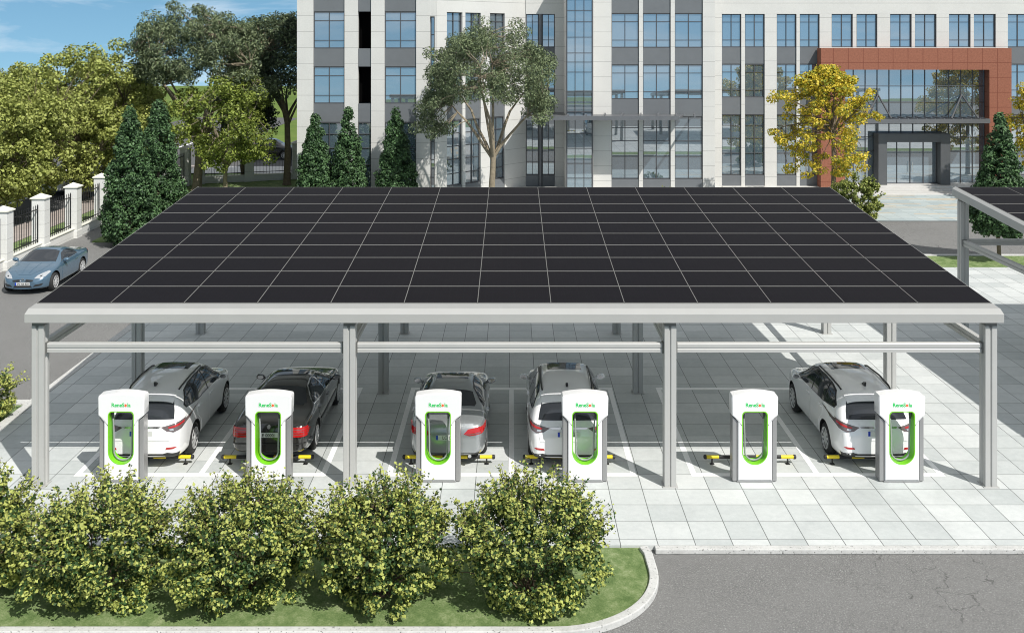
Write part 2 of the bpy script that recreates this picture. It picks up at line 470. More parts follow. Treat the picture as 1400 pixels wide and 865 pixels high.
# thin streaks of high cloud
m2 = g.n('ShaderNodeMapping'); m2.inputs['Scale'].default_value = (1.6, 1.6, 8.0); m2.inputs['Rotation'].default_value = (0.0, 0.12, 0.0); m2.inputs['Location'].default_value = (1.35, 0.2, 0.55)
g.link(tc.outputs['Generated'], m2.inputs['Vector'])
cn = g.n('ShaderNodeTexNoise'); cn.inputs['Scale'].default_value = 3.0; cn.inputs['Detail'].default_value = 8; cn.inputs['Roughness'].default_value = 0.6; cn.inputs['Distortion'].default_value = 0.6
g.link(m2.outputs[0], cn.inputs['Vector'])
cr = g.ramp(cn.outputs['Fac'], [(0.47, (0, 0, 0)), (0.76, (0.7, 0.7, 0.7))])
hs = g.n('ShaderNodeHueSaturation'); hs.inputs['Saturation'].default_value = 1.12; hs.inputs['Value'].default_value = 0.62; hs.inputs['Hue'].default_value = 0.482
g.link(sky.outputs[0], hs.inputs['Color'])
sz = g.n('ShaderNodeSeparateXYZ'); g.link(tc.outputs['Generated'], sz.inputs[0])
ambient_veil = g.math('MULTIPLY', g.math('SUBTRACT', sz.outputs[2], 0.035), 2.2, clamp=True)      # unseen cloud added overhead to raise the ambient light
cf = g.math('MULTIPLY', ambient_veil, g.math('ADD', 0.3, g.math('MULTIPLY', cn.outputs['Fac'], 0.8)), clamp=True)
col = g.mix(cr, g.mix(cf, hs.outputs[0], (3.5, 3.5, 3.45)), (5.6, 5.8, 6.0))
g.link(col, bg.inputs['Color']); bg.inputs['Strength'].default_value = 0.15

vs = SC.view_settings
vs.view_transform = 'Standard'; vs.look = 'None'; vs.exposure = 0.29; vs.gamma = 1.0; vs.use_curve_mapping = False
SC.cycles.max_bounces = 8; SC.cycles.diffuse_bounces = 7; SC.cycles.filter_width = 1.0; SC.cycles.glossy_bounces = 3; SC.cycles.transparent_max_bounces = 4
try:
    SC.cycles.use_denoising = True
except Exception: pass

# ------------------------------------------------------------------ ground
def P(px, py, z=0.0):
    Y = (10.0 - z) * 1400.0 / (py - 50.0)
    return ((px - 700.0) * Y / 1400.0, Y)

def struct(o): o['kind'] = 'structure'; return o
ZR = -0.10
def sheet(name, pts, z, mat):
    mb = MB(); mb.add([(x, y, z) for x, y in pts], [tuple(range(len(pts)))])
    o = mb.build(name, mat)
    if o.data.polygons[0].normal.z < 0: o.data.flip_normals()
    return struct(o)
def rect(x0, x1, y0, y1): return [(x0, y0), (x1, y0), (x1, y1), (x0, y1)]

# the meadow plateau: flat round the site, rolling off beyond
def terrain():
    xs = [-2500, -1200, -600, -400, -300, -220, -150, -100, -60, -30, 0, 30, 60, 100, 150, 220, 300, 400, 600, 1200, 2500]
    ys = [-2500, -1200, -500, -250, -120, -60, -30, -15, 0, 20, 60, 85, 110, 140, 170, 195, 205, 215, 230, 260, 320, 500, 900, 1600, 3000]
    vs = []; fs = []
    rnd = random.Random(3)
    for y in ys:
        for x in xs:
            z = -0.16
            if y > 100: z += 0.0035 * (min(y, 205) - 100) * (1 + 0.3 * math.sin(x * 0.02))
            if y > 205: z -= 0.16 * (y - 205) ** 1.02 if y < 900 else 0.16 * 695 ** 1.02 + (y - 900) * 0.02
            if y < -30: z -= 0.16 * min(-30 - y, 900)
            if abs(x) > 220: z -= 0.10 * min(abs(x) - 220, 900)
            vs.append((x, y, z))
    n = len(xs)
    for j in range(len(ys) - 1):
        for i in range(n - 1):
            a = j * n + i; fs.append((a, a + 1, a + n + 1, a + n))
    mb = MB(); mb.add(vs, fs)
    return struct(mb.build('ground', M['hill'], smooth=80))
terrain()
sheet('asphalt_road', rect(-21.9, 75, -22, 57.0), ZR, M['asphalt'])
# paved parking court, a slab on the asphalt
X0P, X1P, Y0P, Y1P = -13.0, 70.0, 20.15, 44.4
mb = MB(); mb.box(X0P, X1P, Y0P, Y1P, ZR + 0.004, 0.0); struct(mb.build('parking_pavement', M['tiles']))
# kerbs round the court
def kerb(name, path, w, z0, z1, side=1, bevel=0.018):
    """kerb of width w to one side of an open path"""
    n = len(path); inner = [Vector((p[0], p[1], 0)) for p in path]; outer = []
    for i in range(n):
        t = (inner[min(i + 1, n - 1)] - inner[max(i - 1, 0)]).normalized()
        outer.append(inner[i] + Vector((t.y, -t.x, 0)) * w * side)
    vs = []; fs = []
    for i in range(n):
        a, b = inner[i], outer[i]
        vs += [(a.x, a.y, z0), (a.x, a.y, z1), (b.x, b.y, z1), (b.x, b.y, z0)]
    for i in range(n - 1):
        k = i * 4
        for j in range(4): fs.append((k + j, k + (j + 1) % 4, k + 4 + (j + 1) % 4, k + 4 + j))
    fs.append((0, 1, 2, 3)); e = (n - 1) * 4; fs.append((e + 3, e + 2, e + 1, e))
    m_ = MB(); m_.add(vs, fs)
    return struct(m_.build(name, M['kerb'], bevel=bevel))
def arc(cx, cy, r, a0, a1, n): return [(cx + r * math.cos(rad(a0 + (a1 - a0) * i / n)), cy + r * math.sin(rad(a0 + (a1 - a0) * i / n))) for i in range(n + 1)]
kerb('court_kerb', [(2.80, 20.145), (75, 20.145)], 0.17, ZR + 0.002, 0.006)
kerb('side_kerb', [(-13.004, 44.4), (-13.004, 20.2)], 0.27, ZR + 0.002, 0.02)
kerb('rear_kerb', [(X0P - 0.27, 46.75), (70, 46.75)], 0.28, ZR + 0.002, 0.02, side=-1)
sheet('grass_strip', rect(X0P - 0.2, 70, 44.405, 46.745), -0.012, M['grass'])
# planted island in front, with a rounded corner
CX, CY, R = 0.70, 19.2, 1.86
isl = [(-30, CY - R)] + [(CX, CY - R)] + arc(CX, CY, R, -90, 0, 18)[1:] + [(CX + R, 20.12), (-30, 20.12)]
mb = MB(); mb.prism(isl, ZR + 0.003, -0.035, plane='xy'); struct(mb.build('island_lawn', M['grass']))
kerb('island_kerb', [(-30, CY - R)] + arc(CX, CY, R, -90, 0, 24) + [(CX + R - 0.01, 19.8), (CX + R - 0.07, 20.05)], 0.17, ZR + 0.002, 0.03, side=1)
# small lawn left of the court
mb = MB(); mb.box(-24, -13.28, 15.0, 27.86, ZR + 0.003, -0.02); struct(mb.build('corner_lawn', M['grass']))
kerb('corner_kerb', [(-24, 27.865), (-13.28, 27.865)], 0.33, ZR + 0.002, 0.02, side=-1)
# ground beyond the fence: verge, footway, street
sheet('verge_lawn', rect(-24.3, -22.5, 30, 71), -0.06, M['grass'])
sheet('footway', rect(-26.3, -24.31, 30, 80), -0.05, M['footway'])
sheet('street', rect(-40, -26.31, 20, 140), -0.08, M['street'])
sheet('lane_line', rect(-30.4, -30.15, 30, 120), -0.075, M['paint'])
sheet('rear_footway', rect(-26.3, 60, 75.4, 79.4), -0.056, M['stone'])
sheet('rear_street', rect(-26.3, 60, 79.41, 92), -0.078, M['street'])
sheet('rear_lawn', rect(-22.4, -13.3, 55.9, 75.3), -0.07, M['grass'])
mb = MB(); mb.box(-20.6, -13.4, 50.2, 56.6, ZR + 0.002, -0.03); struct(mb.build('tree_bed', M['grass']))
# plaza before the building and the entrance steps
sheet('plaza', rect(-13.2, 70, 55.9, 64.95), -0.06, M['plaza'])
rp = random.Random(8); mb = MB(); used = set()
for k in range(110):
    x = 12 + 1.8 * rp.randrange(21); j = rp.randrange(20); y = 55.7 + 0.45 * (j + 1); x += 0.9 * (j % 2)
    if (x, j) in used: continue
    used.add((x, j))
    mb.add([(x, y, -0.056), (x + 1.8, y, -0.056), (x + 1.8, y + 0.22, -0.056), (x, y + 0.22, -0.056)], [(0, 1, 2, 3)], 0)
struct(mb.build('plaza_inlay', plain('sandy_paver', (0.52, 0.46, 0.36), 0.8, var=0.1)))
mb = MB()
mb.box(14.0, 45, 64.951, 68.6, -0.12, 0.02); mb.box(21.0, 34.5, 66.3, 68.6, 0.021, 0.12); mb.box(21.3, 34.2, 66.7, 68.6, 0.121, 0.24)
struct(mb.build('entrance_steps', M['stone'], bevel=0.012))
mb = MB(); mb.box(-14, 13.99, 64.951, 70.0, -0.12, -0.02); struct(mb.build('building_apron', M['stone']))
mb = MB(); mb.box(-13.2, -3.0, 59.0, 64.94, -0.1, -0.03); struct(mb.build('front_lawn', M['grass']))

# parking bay lines
LW = 0.13
def bay(i, x0, x1):
    y0, y1 = 23.30, 29.18; z = 0.004
    m_ = MB(); xm = (x0 + x1) / 2
    def r_(a, b, c, d): m_.add([(a, c, z), (b, c, z), (b, d, z), (a, d, z)], [(0, 1, 2, 3)])
    r_(x0, x1, y0, y0 + 0.17); r_(x0, x1, y1 - 0.19, y1)
    for a in (x0, xm - LW / 2, x1 - LW): r_(a, a + LW, y0 + 0.17, y1 - 0.19)
    struct(m_.build('parking_lines', M['paint']))
bay(0, -9.98, -4.25); bay(1, -2.87, 2.84); bay(2, 4.09, 9.87)
# ------------------------------------------------------------------ solar carports
PF, PR = (22.95, 4.033), (34.64, 4.90)
SL = (PR[1] - PF[1]) / (PR[0] - PF[0]); ANG = math.atan(SL)
def zroof(y): return PF[1] + (y - PF[0]) * SL
XL, XR = -10.65, 10.75
ROWY = [22.72, 28.69, 34.40]
COLX = [[-10.53, -3.614, 3.515, 10.635], [-10.53, -3.614, 3.54, 10.64], [-10.50, -3.62, 3.52, 10.60]]
CW, CD = 0.265, 0.30
def column_pts(cx, y):
    x0, x1 = cx - CW / 2, cx + CW / 2
    return [(x0, y), (x0 + 0.105, y), (x0 + 0.105, y + 0.03), (x0 + 0.135, y + 0.03), (x0 + 0.150, y), (x1, y),
            (x1, y + 0.10), (x1 - 0.03, y + 0.13), (x1 - 0.03, y + 0.17), (x1, y + 0.20), (x1, y + CD),
            (x0 + 0.150, y + CD), (x0 + 0.135, y + CD - 0.03), (x0 + 0.105, y + CD - 0.03), (x0 + 0.105, y + CD), (x0, y + CD),
            (x0, y + 0.20), (x0 + 0.03, y + 0.17), (x0 + 0.03, y + 0.13), (x0, y + 0.10)]
def make_carport(label, loc):
    root = thing('solar_carport', label, 'carport', loc, 0, 'solar carports')
    for r, y in enumerate(ROWY):
        zt = zroof(y + 0.15) - 0.34
        for cx in COLX[r]:
            mb = MB(); mb.prism(column_pts(cx, y), 0.0, zt - 0.11, plane='xy')
            c = mb.build('column', M['frame'], root, bevel=0.006, seg=1)
            b = MB(); b.box(cx - 0.128, cx + 0.128, y + 0.008, y + CD - 0.02, zt - 0.11, zt + 0.02)
            b.box(cx - 0.04, cx + 0.02, y - 0.006, y + 0.05, zt - 0.15, zt - 0.108)
            b.build('bracket', M['bracket'], c)
            p = MB(); p.box(cx - 0.17, cx + 0.17, y - 0.035, y + CD + 0.035, 0.002, 0.016)
            p.build('base_plate', M['frame'], c)
    # double rails between the columns
    def rail(x0, x1, y0, y1, along):
        mb = MB()
        for a, b in ((2.965, 3.055), (3.078, 3.17)):
            if along == 'x':
                mb.prism([(y0, a), (y1, a), (y1, b), (y0 + 0.02, b), (y0, b - 0.025)], x0, x1, plane='yz')
            else:
                mb.box(x0, x1, y0, y1, a, b)
        if along == 'x': mb.box(x0, x1, y0 + 0.02, y1 - 0.02, 3.05, 3.08)
        else: mb.box(x0 + 0.02, x1 - 0.02, y0, y1, 3.05, 3.08)
        r_ = mb.build('rail', M['frame'], root)
        e = MB()
        if along == 'x':
            for x in (x0, x1): e.box(x - 0.018, x + 0.018, y0 - 0.012, y1 + 0.012, 2.95, 3.185)
        else:
            for y in (y0, y1): e.box(x0 - 0.012, x1 + 0.012, y - 0.018, y + 0.018, 2.95, 3.185)
        e.build('bracket', M['bracket'], r_)
    for r, y in enumerate(ROWY):
        for a, b in zip(COLX[r][:-1], COLX[r][1:]):
            rail(a + CW / 2 + 0.02, b - CW / 2 - 0.02, y + 0.10, y + 0.22, 'x')
    for k in range(4):
        for r in (0, 1):
            x = (COLX[r][k] + COLX[r + 1][k]) / 2
            rail(x - 0.06, x + 0.06, ROWY[r] + CD + 0.02, ROWY[r + 1] - 0.02, 'y')
    # front fascia: vertical face, bright bevel, grey flashing up to the panels
    prof = [(22.60, 3.68, -10.765, 10.865), (22.60, 3.872, -10.765, 10.865), (22.77, 3.962, -10.755, 10.855), (22.77, 3.68, -10.755, 10.855)]
    mb = MB(); n = len(prof)
    mb.add([(p[2], p[0], p[1]) for p in prof] + [(p[3], p[0], p[1]) for p in prof],
           [tuple(range(n)), tuple(range(n, 2 * n))[::-1]] + [(i, (i + 1) % n, n + (i + 1) % n, n + i) for i in range(n)])
    mb.build('front_beam', M['fascia'], root, bevel=0.006)
    prof = [(22.772, 3.958, -10.754, 10.854), (22.938, 4.020, -10.66, 10.76), (22.938, 3.90, -10.66, 10.76), (22.772, 3.90, -10.754, 10.854)]
    mb = MB(); n = len(prof)
    mb.add([(p[2], p[0], p[1]) for p in prof] + [(p[3], p[0], p[1]) for p in prof],
           [tuple(range(n)), tuple(range(n, 2 * n))[::-1]] + [(i, (i + 1) % n, n + (i + 1) % n, n + i) for i in range(n)])
    mb.build('flashing', M['flashing'], root)
    # side fascias and rear fascia follow the slope
    for s in (-1, 1):
        xo, xi = (-10.765, -10.655) if s < 0 else (10.865, 10.755)
        vs = []
        for y in (22.94, 34.80):
            z = zroof(y)
            vs += [(xo, y, z - 0.32), (xo, y, z - 0.075), (xi, y, z - 0.004), (xi, y, z - 0.32)]
        mb = MB(); mb.add(vs, [(0, 1, 2, 3), (7, 6, 5, 4), (0, 4, 5, 1), (1, 5, 6, 2), (2, 6, 7, 3), (3, 7, 4, 0)])
        mb.build('side_beam', M['fascia'], root, bevel=0.006)
    zr = zroof(34.66)
    mb = MB(); mb.prism([(34.66, zr - 0.32), (34.66, zr - 0.004), (34.72, zr - 0.012), (34.80, zr - 0.07), (34.80, zr - 0.32)], -10.654, 10.754, plane='yz')
    mb.build('rear_beam', M['fascia'], root, bevel=0.004)
    # rafters, and a deck added under the panels to block and bounce light
    for k in range(4):
        x = COLX[0][k] + (0.10 if k == 0 else (-0.10 if k == 3 else 0))
        vs = []
        for y in (22.95, 34.65):
            z = zroof(y)
            vs += [(x - 0.08, y, z - 0.30), (x - 0.08, y, z - 0.06), (x + 0.08, y, z - 0.06), (x + 0.08, y, z - 0.30)]
        mb = MB(); mb.add(vs, [(0, 1, 2, 3), (7, 6, 5, 4), (0, 4, 5, 1), (1, 5, 6, 2), (2, 6, 7, 3), (3, 7, 4, 0)])
        mb.build('rafter', M['frame'], root)
    vs = []
    for y in (22.94, 34.65):
        z = zroof(y); vs += [(XL, y, z - 0.058), (XL, y, z - 0.036), (XR, y, z - 0.036), (XR, y, z - 0.058)]
    mb = MB(); mb.add(vs, [(0, 1, 2, 3), (7, 6, 5, 4), (0, 4, 5, 1), (1, 5, 6, 2), (2, 6, 7, 3), (3, 7, 4, 0)])
    mb.build('light_block_deck', M['deck'], root)
    # thirteen by ten panels
    NX, NY = 13, 10
    pw = (XR - XL) / NX; LEN = math.hypot(PR[0] - PF[0], PR[1] - PF[1]); pl = LEN / NY
    def panel_mb(ox=0.0, oy=0.0, M_=None):
        m_ = M_ or MB(); fx, fy = 0.0065, 0.015; w_, l_ = pw / 2 - 0.002, pl / 2 - 0.003
        a = [(-w_, -l_), (w_, -l_), (w_, l_), (-w_, l_)]; i_ = [(-w_ + fx, -l_ + fy), (w_ - fx, -l_ + fy), (w_ - fx, l_ - fy), (-w_ + fx, l_ - fy)]
        vs = [(x + ox, y + oy, -0.032) for x, y in a] + [(x + ox, y + oy, 0.004) for x, y in a] + [(x + ox, y + oy, 0.004) for x, y in i_] + [(x + ox, y + oy, -0.001) for x, y in i_]
        m_.add(vs, [(3, 2, 1, 0)] + [(i, (i + 1) % 4, 4 + (i + 1) % 4, 4 + i) for i in range(4)] + [(4 + i, 4 + (i + 1) % 4, 8 + (i + 1) % 4, 8 + i) for i in range(4)] + [(8 + i, 8 + (i + 1) % 4, 12 + (i + 1) % 4, 12 + i) for i in range(4)], 1)
        m_.add([(x + ox, y + oy, -0.001) for x, y in i_], [(0, 1, 2, 3)], 0)
        return m_
    proto = None; rest = MB(); cnt = 0
    for j in range(NY):
        for i in range(NX):
            sx = XL + (i + 0.5) * pw; sy = (j + 0.5) * pl
            if cnt < 100:
                if proto is None:
                    o = panel_mb().build('solar_panel', [M['pv'], M['alu']], root, world=False); proto = o
                else:
                    o = proto.copy(); COL.objects.link(o); o.parent = root
                o.location = Vector((sx, PF[0] + sy * math.cos(ANG), PF[1] + sy * math.sin(ANG))) - Vector(loc)
                o.rotation_euler = (ANG, 0, 0)
            else:
                panel_mb(sx, sy, rest)
            cnt += 1
    o = rest.build('solar_panel_rows', [M['pv'], M['alu']], root, world=False)
    o.location = Vector((0, PF[0], PF[1])) - Vector(loc); o.rotation_euler = (ANG, 0, 0); o['kind'] = 'stuff'
    return root
cp = make_carport('wide white steel carport roofed with black solar panels over the parked cars', (0.0, 22.6, 0.0))
cp2 = copy_tree(cp); cp2.location = (25.72, 22.6, 0.0)
cp2['label'] = 'partly seen solar carport at the right edge, its columns standing beside the small evergreen tree'

# ------------------------------------------------------------------ charging stations
def text_mesh(s, size, ext=0.004, bold=0.0, sx=1.0):
    cu = bpy.data.curves.new('lettering', 'FONT'); cu.body = s; cu.size = size; cu.extrude = ext; cu.offset = bold; cu.resolution_u = 3
    cu.align_x = 'LEFT'; cu.align_y = 'BOTTOM_BASELINE'
    o = bpy.data.objects.new('lettering', cu); COL.objects.link(o)
    dg = bpy.context.evaluated_depsgraph_get()
    me = bpy.data.meshes.new_from_object(o.evaluated_get(dg))
    bpy.data.objects.remove(o)
    V = [(v.co.x * sx, v.co.y, v.co.z) for v in me.vertices]; F = [tuple(p.vertices) for p in me.polygons]
    bpy.data.meshes.remove(me)
    return V, F
def add_text(mb, s, size, x, y, z, mi=0, bold=0.0, facing=-1, sx=1.0, center=False):
    """lettering on a face looking along -Y (facing=-1) or +Y"""
    V, F = text_mesh(s, size, 0.003, bold, sx)
    w_ = max(v[0] for v in V) if V else 0
    ox = -w_ / 2 if center else 0.0
    if facing < 0: mb.add([(x + v[0] + ox, y - v[2], z + v[1]) for v in V], F, mi)
    else: mb.add([(x - (v[0] + ox), y + v[2], z + v[1]) for v in V], F, mi)
    return w_

def ring(out, N):
    """resample closed polyline to N points by direction from its middle"""
    return out
def make_charger():
    root = thing('charging_station', 'x', 'charger', (0, 0, 0), 0, 'charging stations under the carport')
    D = 0.33
    # outline of the white housing, anticlockwise from bottom-left
    out = [(-0.385, 0.05), (0.385, 0.05), (0.385, 1.40), (0.515, 1.51), (0.522, 1.90)]
    for k in range(13):
        a = -1 + 2 * k / 12
        out.append((-a * 0.50, 1.945 + 0.055 * (1 - a * a)))
    out += [(-0.522, 1.90), (-0.515, 1.51), (-0.385, 1.40)]
    def hole(off):
        hw = 0.29 - off; pts = []
        for k in range(17):
            a = math.pi + math.pi * k / 16
            pts.append((hw * math.cos(a), 0.695 + hw * math.sin(a)))
        top = 1.60 - off; r = 0.085
        for k in range(6): a = math.pi / 2 * k / 5; pts.append((hw - r + r * math.cos(a), top - r + r * math.sin(a)))
        for k in range(6): a = math.pi / 2 + math.pi / 2 * k / 5; pts.append((-hw + r + r * math.cos(a), top - r + r * math.sin(a)))
        return pts
    cz = 0.95
    def by_angle(poly, N):
        """N points where rays from the middle meet the outline"""
        res = []
        for k in range(N):
            a = 2 * math.pi * k / N; d = (math.cos(a), math.sin(a)); best = None
            for i in range(len(poly)):
                p, q = poly[i], poly[(i + 1) % len(poly)]
                ex, ez = q[0] - p[0], q[1] - p[1]; den = d[0] * ez - d[1] * ex
                if abs(den) < 1e-9: continue
                t = (p[0] * ez - (p[1] - cz) * ex) / den; u = (p[0] * d[1] - (p[1] - cz) * d[0]) / den
                if t > 0 and -1e-6 <= u <= 1 + 1e-6 and (best is None or t > best): best = t
            res.append((d[0] * best, cz + d[1] * best))
        return res
    N = 160
    # snap the nearest sample to each outline corner so that the corners stay sharp
    def snap(poly, pts):
        for c in poly:
            i = min(range(N), key=lambda k: (pts[k][0] - c[0]) ** 2 + (pts[k][1] - c[1]) ** 2); pts[i] = c
        return pts
    ho = hole(0.0)
    A = snap(out, by_angle(out, N)); B = by_angle(ho, N)
    def inset(pts, d):
        r_ = []
        for i in range(N):
            p, q = pts[i - 1], pts[(i + 1) % N]; tx, tz = q[0] - p[0], q[1] - p[1]; l = math.hypot(tx, tz) or 1
            r_.append((pts[i][0] - tz / l * d, pts[i][1] + tx / l * d))
        return r_
    A2 = inset(A, 0.022)
    rows = [[(x, 0.0, z) for x, z in B], [(x, 0.0, z) for x, z in A2], [(x, 0.02, z) for x, z in A], [(x, D - 0.03, z) for x, z in A], [(x, D, z - (0.05 if z > 1.85 else 0)) for x, z in A2], [(x, D, z) for x, z in B]]
    vs = []; fs = []
    for r_ in rows: vs += r_
    for k in range(len(rows) - 1):
        for i in range(N):
            a = k * N + i; b = k * N + (i + 1) % N; fs.append((a, b, b + N, a + N))
    mb = MB(); mb.add(vs, fs)
    h = mb.build('housing', M['ch_white'], root, smooth=35)
    # green lining of the opening
    C = by_angle(hole(0.016), N); mb = MB()
    rows = [[(x, -0.004, z) for x, z in B], [(x, -0.004, z) for x, z in C], [(x, D + 0.002, z) for x, z in C], [(x, D + 0.002, z) for x, z in B]]
    vs = []; fs = []
    for r_ in rows: vs += r_
    for k in range(3):
        for i in range(N):
            a = k * N + i; b = k * N + (i + 1) % N; fs.append((a, b, b + N, a + N))
    mb.add(vs, fs); mb.build('opening_trim', M['ch_green'], root, smooth=40)
    for s in (-1, 1):
        mb = MB()
        x0, x1 = sorted((s * 0.388, s * 0.500))
        inn, o2 = (s * 0.388, s * 0.500)
        mb.prism([(inn, 0.015), (o2 - s * 0.012, 0.015), (o2, 0.04), (o2, 1.46), (inn, 1.385)], 0.035, D - 0.02, plane='xz')
        p = mb.build('side_panel', M['ch_grey'], root, bevel=0.02, seg=3)
        mb = MB(); mb.box(s * 0.392 - 0.006, s * 0.392 + 0.006, 0.026, 0.04, 0.05, 1.385); mb.build('shadow_gap', M['ch_dark'], p)
    mb = MB(); mb.box(-0.40, 0.40, 0.02, D - 0.01, 0.0, 0.045); mb.build('plinth', M['ch_grey'], root, bevel=0.01)
    # hanging cable loop inside the opening with its plugs
    pts = []
    for k in range(33):
        t = k / 32
        if t < 0.36: q = t / 0.36; x = -0.235 + 0.045 * math.sin(q * math.pi * 0.5) * (1 - 0.3 * q); z = 1.56 - 0.90 * q
        elif t > 0.64: q = (1 - t) / 0.36; x = 0.235 - 0.045 * math.sin(q * math.pi * 0.5) * (1 - 0.3 * q); z = 1.56 - 0.90 * q
        else:
            q = (t - 0.36) / 0.28; a = math.pi + math.pi * q; x = 0.204 * math.cos(a); z = 0.66 + 0.20 * math.sin(a)
        pts.append((x, 0.13, z))
    mb = MB(); mb.tube(pts, 0.019, 8); cb = mb.build('cable', M['cable'], root, smooth=60)
    for s in (-1, 1):
        mb = MB(); mb.tube([(s * 0.238, 0.13, 1.595), (s * 0.235, 0.13, 1.50), (s * 0.222, 0.13, 1.40)], [0.035, 0.032, 0.021], 10)
        mb.build('plug', M['ch_dark'], cb, smooth=60)
    # lettering
    mb = MB(); x = -0.214; z = 1.703; S = 0.120
    w1 = add_text(mb, 'ReneS', S, x, 0.0, z, 0, 0.0030, sx=0.97)
    xd = x + w1 + 0.029
    mb.lathe([(0.024, -0.004), (0.024, 0.001)], (xd, 0, z + 0.031), 'y', 16, 1)
    for k in range(8):
        a = k * math.pi / 4; mb.box(xd + 0.031 * math.cos(a) - 0.004, xd + 0.031 * math.cos(a) + 0.004, -0.004, 0.001, z + 0.031 + 0.031 * math.sin(a) - 0.004, z + 0.031 + 0.031 * math.sin(a) + 0.004, 1)
    add_text(mb, 'la', S, xd + 0.036, 0.0, z, 0, 0.0030, sx=0.97)
    mb.build('logo_lettering', [M['txt_green'], M['txt_orange']], root)
    return root
CHX = [-8.77, -5.47, -1.66, 1.64, 5.45, 8.75]
CHL = ['white charging station behind the white crossover at the far left of the carport',
       'white charging station behind the black sedan with red tail lamps',
       'white charging station covering the left half of the silver sedan',
       'white charging station behind the white crossover parked in the middle bays',
       'white charging station before the empty parking bay',
       'white charging station at the rear right corner of the rightmost parked crossover']
ch0 = make_charger()
for i, x in enumerate(CHX):
    o = ch0 if i == 0 else copy_tree(ch0)
    o.location = (x, 22.96, 0.0); o['label'] = CHL[i]

# ------------------------------------------------------------------ wheel stops
def make_stop():
    root = thing('wheel_stop', 'x', 'wheel stop', (0, 0, 0), 0, 'wheel stops across the parking bays')
    n = 7; L_ = 2.04; s0 = -L_ / 2
    mb = MB()
    for k in range(n):
        a = s0 + L_ * k / n; b = a + L_ / n
        mb.lathe([(0.041, a), (0.041, b)], (0, 0, 0.165), 'x', 16, 0 if k % 2 == 0 else 1)
    mb.build('bar', [M['yellow'], M['rubber']], root, smooth=50)
    for s in (-1, 1):
        mb = MB(); x = s * L_ / 2
        prof = [(0.052, 0), (0.052, 0.035), (0.045, 0.055), (0.02, 0.066)]
        mb.lathe([(r_, x + s * h_) for r_, h_ in prof], (0, 0, 0.165), 'x', 16)
        mb.build('end_cap', M['rubber'], root, smooth=40)
        mb = MB(); mb.tube([(s * 0.885, 0, 0.0), (s * 0.885, 0, 0.13)], 0.02, 8); mb.box(s * 0.885 - 0.05, s * 0.885 + 0.05, -0.05, 0.05, 0.0, 0.008)
        mb.build('leg', M['rubber'], root)
    return root
STX = [-8.53, -5.72, -1.48, 1.336, 5.57, 8.385]
STL = ['yellow and black wheel stop behind the leftmost white crossover', 'yellow and black wheel stop under the tail of the black sedan',
       'yellow and black wheel stop behind the silver sedan', 'yellow and black wheel stop behind the white crossover in the middle bays',
       'yellow and black wheel stop across the empty bay', 'yellow and black wheel stop behind the rightmost crossover']
st0 = make_stop()
for i, x in enumerate(STX):
    o = st0 if i == 0 else copy_tree(st0)
    o.location = (x, 23.98, 0.0); o['label'] = STL[i]
# ------------------------------------------------------------------ cars
def keyed(keys):
    xs = [k[0] for k in keys]; ys = [k[1] for k in keys]
    def f(x):
        return float(np.interp(x, xs, ys))
    return f

def lap(poly, d):
    """grow a 2-D polygon outwards by about d"""
    cx = sum(p[0] for p in poly) / len(poly); cy = sum(p[1] for p in poly) / len(poly)
    n = len(poly); r_ = []
    area = sum(poly[i][0] * poly[(i + 1) % n][1] - poly[(i + 1) % n][0] * poly[i][1] for i in range(n))
    s = 1 if area > 0 else -1
    for i in range(n):
        p, q = poly[i - 1], poly[(i + 1) % n]
        tx, ty = q[0] - p[0], q[1] - p[1]; l = math.hypot(tx, ty) or 1
        r_.append((poly[i][0] + s * ty / l * d, poly[i][1] - s * tx / l * d))
    return r_

